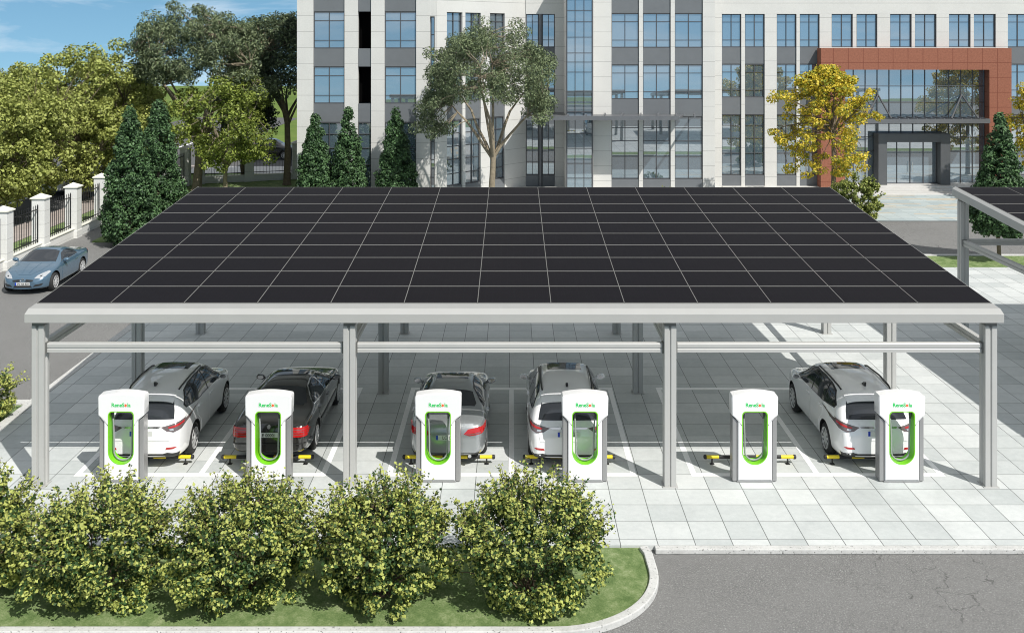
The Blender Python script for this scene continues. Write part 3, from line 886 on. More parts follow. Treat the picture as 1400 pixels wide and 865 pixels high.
class Car:
    def __init__(self, spec):
        self.s = spec
        self.root = thing(spec['name'], spec['label'], 'car', (0, 0, 0), 0, spec.get('group'))
        self.body()
    def body(self):
        s = self.s
        top, belt, W, wt, zb = (keyed(s[k]) for k in ('top', 'belt', 'W', 'wt', 'zb'))
        ys = s['stations']
        vs = []; fs = []; R = 0
        for y in ys:
            t, b, w_, a, z0 = top(y), belt(y), W(y), wt(y), zb(y)
            b = min(b, t - 0.03)
            a = min(a, w_ * 0.93)
            zm = z0 + (b - z0) * 0.48
            g_ = max(t - b, 0.03)
            half = [(0, z0), (w_ * 0.70, z0), (w_ * 0.955, z0 + 0.045), (w_ * 0.985, z0 + (b - z0) * 0.26), (w_, zm), (w_ * 0.99, b - 0.13 * (b - z0)), (w_ * 0.955, b),
                    (w_ * 0.955 + (a - w_ * 0.955) * 0.45, b + g_ * 0.52), (a, t - min(0.085, g_ * 0.30)), (a * 0.82, t - min(0.022, g_ * 0.12)), (a * 0.42, t - 0.004), (0, t)]
            full = half + [(-x, z) for x, z in half[-2:0:-1]]
            R = len(full)
            vs += [(x, y, z) for x, z in full]
        n = len(ys)
        for i in range(n - 1):
            for j in range(R):
                a = i * R + j; b = i * R + (j + 1) % R
                fs.append((a, b, b + R, a + R))
        h = R // 2
        for base, flip in ((0, False), ((n - 1) * R, True)):
            for j in range(h):
                f = (base + j, base + j + 1, base + (R - j - 1) % R, base + (R - j) % R)
                f = tuple(dict.fromkeys(f))
                if len(f) >= 3: fs.append(f if flip else f[::-1])
        mb = MB(); mb.add(vs, fs)
        o = mb.build('body', [s['paint'], M['trim']], self.root)
        sub = o.modifiers.new('s', 'SUBSURF'); sub.levels = 2; sub.render_levels = 2
        dg = bpy.context.evaluated_depsgraph_get(); me = bpy.data.meshes.new_from_object(o.evaluated_get(dg))
        o.modifiers.clear(); o.data = me
        bm = bmesh.new(); bm.from_mesh(me); self.bvh = BVHTree.FromBMesh(bm); bm.free()
        # wheel wells cut out of the shell
        cut = MB(); wr = s['wr'] + 0.05
        for ay in s['axles']:
            for sd in (-1, 1):
                x1 = sd * 1.3; x0 = sd * (s['track'] - 0.17)
                cut.lathe([(wr, x0), (wr, x1)] if sd > 0 else [(wr, x1), (wr, x0)], (0, ay, s['wr'] + 0.02), 'x', 40, 0)
        co = cut.build('cutter', M['trim'])
        bo = o.modifiers.new('b', 'BOOLEAN'); bo.operation = 'DIFFERENCE'; bo.object = co; bo.solver = 'EXACT'
        try: bo.material_mode = 'TRANSFER'
        except Exception: pass
        dg = bpy.context.evaluated_depsgraph_get(); me = bpy.data.meshes.new_from_object(o.evaluated_get(dg))
        o.modifiers.clear(); o.data = me; bpy.data.objects.remove(co)
        me.shade_smooth(); me.set_sharp_from_angle(angle=rad(38))
        self.b = o; self.o = o
    def patch(self, name, poly, view, mat, off=0.006, parent=None, grid=0.07, mirror=False, depth=0.012, lim=None):
        """a fitted piece: the outline laid on the body along one direction, with its own thickness"""
        polys = [poly] + ([[(-a, b) for a, b in poly]] if mirror else [])
        bm = bmesh.new()
        for pl in polys:
            bm.faces.new([bm.verts.new((a, b, 0)) for a, b in pl])
        for ax in (0, 1):
            lo = min(v.co[ax] for v in bm.verts); hi = max(v.co[ax] for v in bm.verts); k = int((hi - lo) / grid)
            for i in range(1, k + 1):
                co = Vector((0, 0, 0)); no = Vector((0, 0, 0)); co[ax] = lo + (hi - lo) * i / (k + 1); no[ax] = 1
                bmesh.ops.bisect_plane(bm, geom=bm.verts[:] + bm.edges[:] + bm.faces[:], plane_co=co, plane_no=no)
        bmesh.ops.triangulate(bm, faces=[f for f in bm.faces if len(f.verts) > 4])
        mp = {'rear': (lambda a, b: (Vector((a, -8, b)), Vector((0, 1, 0)))), 'front': (lambda a, b: (Vector((a, 8, b)), Vector((0, -1, 0)))),
              'right': (lambda a, b: (Vector((4, a, b)), Vector((-1, 0, 0)))), 'left': (lambda a, b: (Vector((-4, a, b)), Vector((1, 0, 0)))),
              'top': (lambda a, b: (Vector((a, b, 5)), Vector((0, 0, -1))))}[view]
        nrm = {}
        for v in bm.verts:
            o_, d_ = mp(v.co.x, v.co.y)
            hit, no, _, _ = self.bvh.ray_cast(o_, d_)
            if hit is None:
                near, no, _, _ = self.bvh.find_nearest(o_ + d_ * ((8 if view in ('rear', 'front') else 4) - 1.0))
                hit = near
            nrm[v] = no.copy(); v.co = hit + no * off
        be = [e for e in bm.edges if e.is_boundary]
        r_ = bmesh.ops.extrude_edge_only(bm, edges=be)
        nv = [v for v in r_['geom'] if isinstance(v, bmesh.types.BMVert)]
        for v in nv:
            src = None
            for e in v.link_edges:
                ov = e.other_vert(v)
                if ov in nrm: src = ov; break
            if src is not None: v.co = v.co - nrm[src] * depth
        bmesh.ops.recalc_face_normals(bm, faces=bm.faces)
        me = bpy.data.meshes.new(name); bm.to_mesh(me); bm.free(); me.materials.append(mat)
        # keep the faces looking outwards
        c = sum((p.normal * p.area for p in me.polygons), Vector()); dirn = mp(0, 0)[1]
        if c.dot(dirn) > 0: me.flip_normals()
        me.shade_smooth(); me.set_sharp_from_angle(angle=rad(50))
        o = bpy.data.objects.new(name, me); COL.objects.link(o); o.parent = parent or self.root
        return o
    def wheels(self):
        s = self.s; r = s['wr']; wd = 0.225
        proto = None
        for ay in s['axles']:
            for sd in (-1, 1):
                if proto is None:
                    mb = MB()
                    mb.lathe([(r * 0.66, -wd / 2 + 0.01), (r * 0.80, -wd / 2), (r * 0.95, -wd / 2 + 0.02), (r, -wd / 2 + 0.05), (r, wd / 2 - 0.05), (r * 0.95, wd / 2 - 0.02), (r * 0.80, wd / 2), (r * 0.66, wd / 2 - 0.01)], (0, 0, 0), 'x', 36)
                    t = mb.build('wheel', M['tyre'], self.root, smooth=50, world=False)
                    mb = MB(); ro = r * 0.69; xo = wd / 2 + 0.002
                    n = 36; vs = []; prof = [(ro, xo - 0.02), (ro, xo), (ro * 0.90, xo - 0.004), (ro * 0.86, xo - 0.05), (ro * 0.84, xo - 0.10)]
                    for (q, h) in prof:
                        for j in range(n): a = 2 * math.pi * j / n; vs.append((h, q * math.cos(a), q * math.sin(a)))
                    fs = []
                    for i in range(len(prof) - 1):
                        for j in range(n): a = i * n + j; b = i * n + (j + 1) % n; fs.append((a, b, b + n, a + n))
                    mb.add(vs, fs)
                    ns = s.get('spokes', 7)
                    for k in range(ns):
                        a = 2 * math.pi * k / ns; ca, sa = math.cos(a), math.sin(a)
                        def q(rr, tt, h): return (h, rr * ca - tt * sa, rr * sa + tt * ca)
                        w0, w1 = ro * 0.13, ro * 0.105
                        vs = [q(ro * 0.12, -w0, xo - 0.012), q(ro * 0.12, w0, xo - 0.012), q(ro * 0.93, w1, xo - 0.006), q(ro * 0.93, -w1, xo - 0.006),
                              q(ro * 0.12, -w0, xo - 0.05), q(ro * 0.12, w0, xo - 0.05), q(ro * 0.93, w1, xo - 0.05), q(ro * 0.93, -w1, xo - 0.05)]
                        mb.add(vs, [(0, 1, 2, 3), (7, 6, 5, 4), (0, 4, 5, 1), (1, 5, 6, 2), (2, 6, 7, 3), (3, 7, 4, 0)])
                    mb.lathe([(ro * 0.24, xo - 0.05), (ro * 0.24, xo - 0.006), (ro * 0.16, xo)], (0, 0, 0), 'x', 16)
                    rim = mb.build('rim', M['rim'], t, smooth=40, world=False)
                    mb = MB(); mb.lathe([(ro * 0.80, xo - 0.115), (ro * 0.80, xo - 0.095)], (0, 0, 0), 'x', 24)
                    mb.build('brake_disc', M['trim'], t, world=False)
                    proto = t
                    o = t
                else:
                    o = proto.copy(); COL.objects.link(o); o.parent = self.root
                    for ch in proto.children:
                        c = ch.copy(); COL.objects.link(c); c.parent = o
                o.location = (sd * (s['track'] - 0.0), ay, r)
                o.rotation_euler = (0.3 * ay, 0, 0 if sd > 0 else math.pi)
    def mirrors(self, y, z, x, mat, ang=0):
        for sd in (-1, 1):
            mb = MB()
            c = Vector((sd * (x + 0.10), y, z))
            vs = []; fs = []; prof = [(-0.055, 0.75), (-0.05, 0.95), (0.0, 1.0), (0.05, 0.75), (0.075, 0.35)]; n = 14
            for (dy, k) in prof:
                for j in range(n):
                    a = 2 * math.pi * j / n
                    vs.append((c.x + 0.115 * k * math.cos(a) , c.y + dy, c.z + 0.075 * k * math.sin(a) + (0.01 if math.cos(a) * sd > 0 else 0)))
            for i in range(len(prof) - 1):
                for j in range(n): a = i * n + j; b = i * n + (j + 1) % n; fs.append((a, b, b + n, a + n))
            fs.append(tuple(range(n))[::-1]); fs.append(tuple(range((len(prof) - 1) * n, len(prof) * n)))
            mb.add(vs, fs)
            mb.tube([(sd * (x - 0.06), y + 0.02, z - 0.05), (sd * (x + 0.03), y, z - 0.035)], 0.028, 8)
            m_ = mb.build('mirror', mat, self.root, smooth=45)
            g_ = MB(); g_.add([(c.x + 0.08 * math.cos(2 * math.pi * j / 14), c.y - 0.0575, c.z + 0.052 * math.sin(2 * math.pi * j / 14)) for j in range(14)] + [(c.x + 0.08 * math.cos(2 * math.pi * j / 14), c.y - 0.052, c.z + 0.052 * math.sin(2 * math.pi * j / 14)) for j in range(14)],
                                [tuple(range(14)), tuple(range(14, 28))[::-1]] + [(j, (j + 1) % 14, 14 + (j + 1) % 14, 14 + j) for j in range(14)])
            g_.build('mirror_glass', M['mirror_glass'], m_)
    def plate(self, view, z, text, y_hint, blue=True, w=0.52, h=0.115):
        """number plate standing on the body"""
        d = -1 if view == 'rear' else 1
        hit, no, _, _ = self.bvh.ray_cast(Vector((0.0, d * 8, z)), Vector((0, -d, 0)))
        y = hit.y + d * 0.014
        mb = MB(); mb.box(-w / 2, w / 2, min(y, y + d * 0.008), max(y, y + d * 0.008), z - h / 2, z + h / 2, 0)
        yt = y + d * 0.009
        sx = 1 if d < 0 else -1
        if blue:
            a, b = sorted((sx * -w / 2, sx * (-w / 2 + 0.05)))
            mb.box(a, b, min(yt, yt + d * 0.002), max(yt, yt + d * 0.002), z - h / 2 + 0.004, z + h / 2 - 0.004, 1)
        t0 = sx * 0.025 if blue else 0
        add_text(mb, text, 0.105, t0, yt, z - 0.036, 2, 0.001, facing=d, sx=0.92, center=True)
        mb.build('license_plate', [M['plate'], M['plate_blue'], M['plate_txt']], self.root)

def doors(car, sides, polys, handles):
    for side in sides:
        for pl, hd in zip(polys, handles):
            d = car.patch('door', pl, side, car.s['paint'], 0.006, grid=0.12, depth=0.02)
            y, z = hd
            car.patch('handle', [(y - 0.10, z - 0.013), (y + 0.10, z - 0.013), (y + 0.10, z + 0.013), (y - 0.10, z + 0.013)], side, car.s['paint'] if car.s.get('body_handles', True) else M['chrome'], 0.035, d, depth=0.05)

def lerp_stations(a, b, n): return [a + (b - a) * i / (n - 1) for i in range(n)]

# --- the white crossover
SUV = dict(name='crossover_car', label='x', group='white crossovers parked tail out', paint=M['car_white'], wr=0.365, track=0.815, axles=(-1.33, 1.41), spokes=10,
    stations=[-2.385, -2.375, -2.34, -2.28, -2.18, -2.06, -1.93, -1.84, -1.74, -1.5, -1.15, -0.7, -0.2, 0.25, 0.48, 0.75, 1.0, 1.22, 1.36, 1.5, 1.8, 2.05, 2.22, 2.32, 2.37, 2.385],
    top=[(-2.385, .80), (-2.36, .93), (-2.31, 1.03), (-2.25, 1.10), (-2.06, 1.34), (-1.93, 1.50), (-1.84, 1.575), (-1.74, 1.605), (-1.4, 1.655), (-.7, 1.69), (-.2, 1.69), (.25, 1.665), (.48, 1.625), (1.22, 1.20), (1.36, 1.135), (1.5, 1.10), (1.9, 1.03), (2.15, .93), (2.3, .80), (2.385, .60)],
    belt=[(-2.385, .74), (-2.3, .99), (-2.2, 1.06), (-1.8, 1.12), (-1.0, 1.10), (0, 1.05), (1.2, 1.01), (1.9, .94), (2.2, .82), (2.385, .55)],
    W=[(-2.385, .72), (-2.34, .80), (-2.25, .86), (-2.0, .915), (-1.4, .945), (0, .925), (1.4, .945), (1.9, .90), (2.2, .79), (2.34, .66), (2.385, .55)],
    wt=[(-2.385, .58), (-2.25, .70), (-2.06, .68), (-1.9, .66), (-1.6, .64), (-.8, .645), (.3, .63), (.5, .635), (1.22, .74), (1.5, .74), (1.9, .72), (2.2, .62), (2.385, .45)],
    zb=[(-2.385, .34), (-2.2, .24), (-1.8, .2), (1.8, .2), (2.2, .22), (2.385, .30)])
def make_suv():
    c = Car(SUV)
    c.patch('rear_window', [(-.70, 1.13), (.70, 1.13), (.665, 1.28), (.60, 1.48), (.50, 1.535), (-.50, 1.535), (-.60, 1.48), (-.665, 1.28)], 'rear', M['car_glass'], 0.006)
    c.patch('spoiler', [(-.60, -1.96), (.60, -1.96), (.615, -1.74), (-.615, -1.74)], 'top', SUV['paint'], 0.028, depth=0.04)
    c.patch('windshield', [(-.62, .54), (.62, .54), (.70, 1.18), (-.70, 1.18)], 'top', M['car_glass'], 0.006)
    c.patch('sunroof', [(-.42, -.28), (.42, -.28), (.42, .36), (-.42, .36)], 'top', M['car_glass'], 0.005)
    for sd in ('left', 'right'):
        t = c.patch('window_trim', [(1.14, 1.07), (.52, 1.50), (.18, 1.585), (-.5, 1.605), (-1.0, 1.59), (-1.40, 1.535), (-1.80, 1.32), (-1.74, 1.235), (-1.0, 1.155)], sd, M['trim'], 0.004, grid=0.09)
        for pl in ([(1.02, 1.10), (.50, 1.47), (.18, 1.555), (-.08, 1.572), (-.08, 1.115)], [(-.14, 1.12), (-.14, 1.575), (-.5, 1.58), (-.95, 1.565), (-1.08, 1.18)], [(-1.14, 1.195), (-1.02, 1.56), (-1.38, 1.51), (-1.75, 1.31), (-1.70, 1.255)]):
            c.patch('side_window', pl, sd, M['car_glass'], 0.010, t, grid=0.09)
        c.patch('roof_rail', [(-1.55, 1.652), (.1, 1.672), (.1, 1.70), (-1.55, 1.68)], sd, M['trim'], 0.03) if False else None
    for s in (-1, 1):
        mb = MB(); pts = [(s * .585, .20, 1.605), (s * .60, .08, 1.635), (s * .615, -.7, 1.660), (s * .605, -1.35, 1.625), (s * .59, -1.50, 1.585)]
        mb.tube(pts, 0.02, 8); mb.build('roof_rail', M['trim'], c.root, smooth=50)
    doors(c, ('left', 'right'), [[(.98, .38), (1.06, .95), (1.04, 1.05), (-.10, 1.10), (-.12, .36)], [(-.135, .36), (-.115, 1.10), (-1.12, 1.16), (-1.14, .86), (-.88, .66), (-.80, .38)]], [(.05, .99), (-.95, 1.03)])
    c.patch('tailgate', [(-.66, .70), (.66, .70), (.70, .92), (.68, 1.10), (-.68, 1.10), (-.70, .92)], 'rear', SUV['paint'], 0.010, depth=0.024)
    for s in (-1, 1):
        tl = c.patch('tail_light', [(s * a, b) for a, b in [(.44, .985), (.60, 1.02), (.80, 1.075), (.905, 1.10), (.91, 1.02), (.86, .93), (.74, .885), (.58, .905)]], 'rear', M['lamp_smoke'], 0.016, depth=0.03, grid=0.05)
        c.patch('lamp_lens', [(s * a, b) for a, b in [(.60, .985), (.72, 1.01), (.87, 1.06), (.875, 1.02), (.74, .975), (.62, .96)]], 'rear', M['lamp_red'], 0.021, tl, grid=0.05)
        c.patch('lamp_highlight', [(s * a, b) for a, b in [(.63, .945), (.72, .955), (.74, .925), (.66, .915)]], 'rear', M['lamp_clear'], 0.026, tl, grid=0.05)
        c.patch('reflector', [(s * a, b) for a, b in [(.56, .50), (.74, .515), (.80, .545), (.76, .56), (.58, .545)]], 'rear', M['lamp_red'], 0.010)
        c.patch('headlight', [(s * a, b) for a, b in [(.36, .70), (.56, .74), (.74, .82), (.70, .72), (.5, .64)]], 'front', M['lamp_clear'], 0.012)
    c.patch('rear_valance', [(-.80, .30), (.80, .30), (.84, .40), (.60, .43), (.50, .40), (-.50, .40), (-.60, .43), (-.84, .40)], 'rear', M['trim'], 0.010)
    c.patch('trunk_handle', [(-.40, .965), (.40, .965), (.44, .995), (-.44, .995)], 'rear', M['chrome'], 0.026)
    c.patch('emblem', [(.06 * math.cos(a * math.pi / 8), 1.045 + .042 * math.sin(a * math.pi / 8)) for a in range(16)], 'rear', M['chrome'], 0.022)
    c.patch('grille', [(-.40, .48), (.40, .48), (.44, .66), (-.44, .66)], 'front', M['trim'], 0.01)
    mb = MB(); mb.tube([(-.02, -1.9, 1.30), (.30, -1.985, 1.235)], 0.012, 6)
    c.plate('rear', 0.865, '00IJE3', -2.4, True)
    mb = MB(); mb.prism([(-1.45, 1.64), (-1.28, 1.655), (-1.42, 1.735), (-1.47, 1.735)], -.025, .025, plane='yz'); mb.build('antenna', M['trim'], c.root)
    c.mirrors(.86, 1.13, .90, SUV['paint'])
    c.wheels()
    return c.root
suv = make_suv()
suv['label'] = 'white crossover parked in the leftmost bay, beside the black sedan'
suv.location = (-8.55, 25.95, 0); suv.rotation_euler = (0, 0, rad(0.3))
o = copy_tree(suv); o.location = (1.31, 25.90, 0); o.rotation_euler = (0, 0, 0); o['label'] = 'pearl white crossover parked in the middle bays, beside the silver sedan'
o = copy_tree(suv); o.location = (8.43, 25.95, 0); o.rotation_euler = (0, 0, rad(0.6)); o['label'] = 'white crossover parked alone in the rightmost bay, half in the sun'

# --- sedans
SED = dict(name='sedan_car', label='black polished sedan with red tail lamps parked beside the white crossover', paint=M['car_black'], wr=0.33, track=0.80, axles=(-1.36, 1.60), spokes=14, body_handles=True,
    stations=[-2.5, -2.49, -2.45, -2.36, -2.2, -1.95, -1.7, -1.58, -1.4, -1.2, -1.0, -0.82, -0.55, -0.1, 0.22, 0.42, 0.62, 0.85, 1.08, 1.22, 1.5, 1.9, 2.2, 2.38, 2.46, 2.49, 2.5],
    top=[(-2.5, .74), (-2.47, .90), (-2.42, .99), (-2.3, 1.02), (-1.95, 1.05), (-1.7, 1.07), (-1.58, 1.09), (-1.4, 1.16), (-.9, 1.365), (-.7, 1.405), (-.3, 1.435), (.1, 1.425), (.32, 1.39), (.5, 1.325), (1.08, 1.04), (1.22, 1.00), (1.6, .96), (2.1, .88), (2.35, .78), (2.46, .66), (2.5, .54)],
    belt=[(-2.5, .66), (-2.4, .93), (-1.7, .985), (-.9, .985), (0, .965), (1.1, .93), (2.0, .83), (2.4, .68), (2.5, .48)],
    W=[(-2.5, .72), (-2.47, .80), (-2.38, .865), (-2.0, .91), (-1.4, .93), (0, .93), (1.6, .92), (2.1, .88), (2.38, .77), (2.47, .66), (2.5, .58)],
    wt=[(-2.5, .60), (-2.3, .74), (-1.7, .73), (-1.55, .70), (-.9, .58), (-.7, .565), (0, .56), (.35, .565), (1.08, .69), (1.5, .73), (2.0, .70), (2.4, .58), (2.5, .4)],
    zb=[(-2.5, .36), (-2.3, .25), (-1.8, .2), (1.8, .2), (2.3, .22), (2.5, .28)])
c = Car(SED)
c.patch('rear_window', [(-.60, -1.50), (-.66, -1.36), (-.545, -.90), (.545, -.90), (.66, -1.36), (.60, -1.50), (0, -1.545)], 'top', M['car_glass'], 0.006)
c.patch('windshield', [(-.555, .42), (.555, .42), (.66, 1.06), (-.66, 1.06)], 'top', M['car_glass'], 0.006)
c.patch('sunroof', [(-.42, -.30), (.42, -.30), (.42, .22), (-.42, .22)], 'top', M['car_glass'], 0.006)
for sd in ('left', 'right'):
    t = c.patch('window_trim', [(1.02, .975), (.45, 1.27), (.15, 1.345), (-.35, 1.365), (-.75, 1.33), (-1.22, 1.13), (-1.30, 1.045), (-.5, 1.01)], sd, M['chrome'], 0.004, grid=0.09)
    for pl in ([(.95, .985), (.44, 1.25), (.15, 1.325), (-.10, 1.34), (-.10, 1.005)], [(-.18, 1.01), (-.18, 1.342), (-.40, 1.342), (-.74, 1.31), (-.98, 1.21), (-.92, 1.045)], [(-.98, 1.05), (-1.03, 1.19), (-1.19, 1.12), (-1.25, 1.06)]):
        c.patch('side_window', pl, sd, M['car_glass'], 0.010, t, grid=0.09)
    c.patch('rub_strip', [(1.15, .565), (1.15, .60), (-.92, .60), (-.92, .565)], sd, M['trim'], 0.016)
doors(c, ('left', 'right'), [[(1.06, .34), (1.10, .93), (-.12, .985), (-.14, .32)], [(-.155, .32), (-.135, .985), (-1.12, 1.02), (-1.16, .82), (-.92, .62), (-.86, .34)]], [(-.0, .87), (-1.0, .89)])
c.patch('trunk_lid', [(-.60, .58), (.60, .58), (.62, .97), (-.62, .97)], 'rear', SED['paint'], 0.010, depth=0.02)
for s in (-1, 1):
    tl = c.patch('tail_light', [(s * a, b) for a, b in [(.44, .70), (.86, .70), (.885, .80), (.85, .90), (.44, .90)]], 'rear', M['lamp_red'], 0.018, depth=0.03, grid=0.05)
    for z in (.745, .795, .845):
        c.patch('lamp_divider', [(s * a, b) for a, b in [(.455, z), (.865, z), (.865, z + .009), (.455, z + .009)]], 'rear', M['lamp_smoke'], 0.022, tl)
    c.patch('headlight', [(s * a, b) for a, b in [(.38, .62), (.78, .64), (.76, .74), (.38, .73)]], 'front', M['lamp_clear'], 0.012)
c.patch('bumper_strip', [(-.90, .535), (.90, .535), (.90, .56), (-.90, .56)], 'rear', M['trim'], 0.016)
c.patch('emblem', [(.04 * math.cos(a * math.pi / 8), .915 + .04 * math.sin(a * math.pi / 8)) for a in range(16)], 'rear', M['chrome'], 0.016)
c.plate('rear', 0.755, 'E 0000J', -2.5, False)
c.mirrors(.78, 1.02, .90, SED['paint'])
c.wheels()
c.root.location = (-5.64, 26.28, 0); c.root.rotation_euler = (0, 0, rad(-0.4))

AUD = dict(SED); AUD.update(name='silver_sedan', label='silver sedan with wedge red tail lamps parked left of the middle white crossover', paint=M['car_silver'], axles=(-1.33, 1.46), wr=0.33, track=0.785, spokes=10,
    stations=[y * 0.944 for y in SED['stations']])
AUD['top'] = [(-2.36, .76), (-2.32, .93), (-2.26, 1.03), (-2.1, 1.06), (-1.75, 1.075), (-1.6, 1.10), (-.95, 1.35), (-.75, 1.395), (-.3, 1.43), (.1, 1.42), (.3, 1.38), (.48, 1.31), (1.0, 1.04), (1.15, 1.0), (1.5, .96), (2.0, .86), (2.2, .78), (2.33, .64), (2.36, .52)]
AUD['belt'] = [(-2.36, .68), (-2.27, .94), (-1.6, 1.0), (-.9, .99), (0, .96), (1.1, .93), (1.9, .82), (2.28, .64), (2.36, .46)]
AUD['W'] = [(-2.36, .68), (-2.3, .78), (-2.18, .85), (-1.9, .895), (-1.3, .913), (0, .913), (1.5, .905), (2.0, .84), (2.25, .70), (2.36, .54)]
AUD['wt'] = [(-2.36, .56), (-2.2, .72), (-1.6, .70), (-1.45, .67), (-.9, .57), (0, .55), (.32, .555), (1.0, .68), (1.5, .72), (1.9, .68), (2.25, .52), (2.36, .38)]
AUD['zb'] = [(-2.36, .33), (-2.15, .24), (-1.7, .19), (1.7, .19), (2.2, .21), (2.36, .28)]
c = Car(AUD)
c.patch('rear_window', [(-.60, -1.45), (-.64, -1.32), (-.535, -.93), (.535, -.93), (.64, -1.32), (.60, -1.45), (0, -1.50)], 'top', M['car_glass'], 0.006)
c.patch('windshield', [(-.545, .40), (.545, .40), (.66, .99), (-.66, .99)], 'top', M['car_glass'], 0.006)
c.patch('sunroof', [(-.40, -.25), (.40, -.25), (.40, .2), (-.40, .2)], 'top', M['car_glass'], 0.006)
for sd in ('left', 'right'):
    t = c.patch('window_trim', [(.96, .975), (.42, 1.265), (.12, 1.34), (-.35, 1.36), (-.72, 1.325), (-1.18, 1.13), (-1.27, 1.05), (-.5, 1.015)], sd, M['trim'], 0.004, grid=0.09)
    for pl in ([(.89, .985), (.41, 1.245), (.12, 1.32), (-.10, 1.335), (-.10, 1.005)], [(-.17, 1.01), (-.17, 1.338), (-.40, 1.338), (-.71, 1.305), (-.95, 1.205), (-.90, 1.045)], [(-.95, 1.05), (-1.0, 1.185), (-1.15, 1.12), (-1.22, 1.06)]):
        c.patch('side_window', pl, sd, M['car_glass'], 0.010, t, grid=0.09)
doors(c, ('left', 'right'), [[(1.0, .34), (1.04, .93), (-.12, .985), (-.14, .32)], [(-.155, .32), (-.135, .985), (-1.08, 1.02), (-1.12, .82), (-.88, .62), (-.84, .34)]], [(-.0, .87), (-.96, .89)])
c.patch('trunk_lid', [(-.58, .60), (.58, .60), (.62, .80), (.60, 1.00), (-.60, 1.00), (-.62, .80)], 'rear', AUD['paint'], 0.010, depth=0.02)
for s in (-1, 1):
    tl = c.patch('tail_light', [(s * a, b) for a, b in [(.38, .80), (.52, .765), (.80, .80), (.87, .84), (.87, .93), (.70, .935), (.48, .90)]], 'rear', M['lamp_red'], 0.018, depth=0.03, grid=0.05)
    c.patch('lamp_divider', [(s * a, b) for a, b in [(.40, .805), (.52, .785), (.76, .815), (.76, .832), (.52, .803)]], 'rear', M['lamp_smoke'], 0.023, tl)
    c.patch('headlight', [(s * a, b) for a, b in [(.36, .62), (.70, .64), (.74, .76), (.40, .72)]], 'front', M['lamp_clear'], 0.012)
    mb = MB(); mb.lathe([(0.036, -2.37), (0.04, -2.27), (0.03, -2.0)] if False else [(0.034, -2.34), (0.04, -2.34), (0.04, -2.15)], (s * .52, 0, .29), 'y', 14)
    mb.build('exhaust', M['chrome'], c.root, smooth=40)
c.patch('rear_valance', [(-.70, .28), (.70, .28), (.74, .37), (-.74, .37)], 'rear', M['trim'], 0.010)
c.plate('rear', 0.735, 'LO 0I0', -2.36, True)
c.mirrors(.74, 1.02, .86, AUD['paint'])
c.wheels()
c.root.location = (-1.50, 26.05, 0)

# --- the blue coupe
SLK = dict(name='blue_coupe', label='steel blue coupe driving along the road beside the white fence', paint=M['car_blue'], wr=0.325, track=0.775, axles=(-1.12, 1.31), spokes=10,
    stations=[-2.04, -2.03, -1.99, -1.9, -1.75, -1.5, -1.3, -1.15, -.95, -.75, -.55, -.35, -.1, .06, .2, .42, .64, .84, 1.0, 1.25, 1.55, 1.75, 1.9, 1.99, 2.03, 2.04],
    top=[(-2.04, .66), (-2.0, .84), (-1.93, .93), (-1.75, .97), (-1.4, 1.0), (-1.15, 1.03), (-.75, 1.19), (-.45, 1.275), (-.15, 1.30), (.05, 1.275), (.2, 1.225), (.84, .965), (1.0, .92), (1.4, .86), (1.7, .775), (1.9, .68), (2.0, .58), (2.04, .50)],
    belt=[(-2.04, .58), (-1.95, .85), (-1.3, .93), (-.6, .91), (.3, .87), (.9, .85), (1.5, .76), (1.85, .62), (2.04, .44)],
    W=[(-2.04, .64), (-1.98, .74), (-1.85, .83), (-1.5, .88), (-1.1, .895), (0, .875), (1.2, .892), (1.6, .85), (1.85, .75), (1.98, .60), (2.04, .45)],
    wt=[(-2.04, .5), (-1.9, .68), (-1.3, .68), (-1.1, .66), (-.5, .54), (-.1, .53), (.1, .54), (.84, .68), (1.2, .72), (1.6, .66), (1.85, .54), (2.04, .3)],
    zb=[(-2.04, .32), (-1.8, .2), (-1.4, .16), (1.4, .16), (1.8, .17), (2.04, .22)])
c = Car(SLK)
c.patch('windshield', [(-.52, .12), (0, .10), (.52, .12), (.66, .80), (.34, .86), (0, .88), (-.34, .86), (-.66, .80)], 'top', M['car_glass'], 0.006)
c.patch('hood', [(-.60, .93), (.60, .93), (.50, 1.55), (.22, 1.86), (-.22, 1.86), (-.50, 1.55)], 'top', SLK['paint'], 0.008, depth=0.02)
for s in (-1, 1): c.patch('hood_crease', [(s * .20, 1.0), (s * .225, 1.0), (s * .135, 1.80), (s * .11, 1.80)], 'top', SLK['paint'], 0.018, depth=0.02)
c.patch('rear_window', [(-.56, -1.05), (-.50, -.60), (.50, -.60), (.56, -1.05)], 'top', M['car_glass'], 0.006)
for sd in ('left', 'right'):
    c.patch('side_window', [(.66, .895), (.18, 1.135), (-.1, 1.19), (-.4, 1.17), (-.68, 1.08), (-.74, .945)], sd, M['car_glass'], 0.008, grid=0.08)
doors(c, ('left', 'right'), [[(.72, .27), (.78, .86), (-.72, .915), (-.80, .62), (-.66, .27)]], [(-.52, .80)])
for s in (-1, 1):
    hl = c.patch('headlight', [(s * a, b) for a, b in [(.38, .575), (.58, .575), (.71, .625), (.80, .735), (.74, .775), (.60, .73), (.46, .665)]], 'front', M['lamp_clear'], 0.012, grid=0.05)
    c.patch('lamp_lens', [(s * a, b) for a, b in [(.55, .625), (.61, .635), (.62, .67), (.56, .66)]], 'front', M['trim'], 0.016, hl)
    c.patch('grille', [(s * a, b) for a, b in [(.105, .480), (.35, .488), (.37, .535), (.105, .558)]], 'front', M['trim'], 0.012)
    c.patch('air_intake', [(s * a, b) for a, b in [(.36, .30), (.62, .335), (.68, .405), (.44, .375)]], 'front', M['trim'], 0.010)
    c.patch('tail_light', [(s * a, b) for a, b in [(.46, .78), (.76, .74), (.78, .86), (.55, .9)]], 'rear', M['lamp_red'], 0.012)
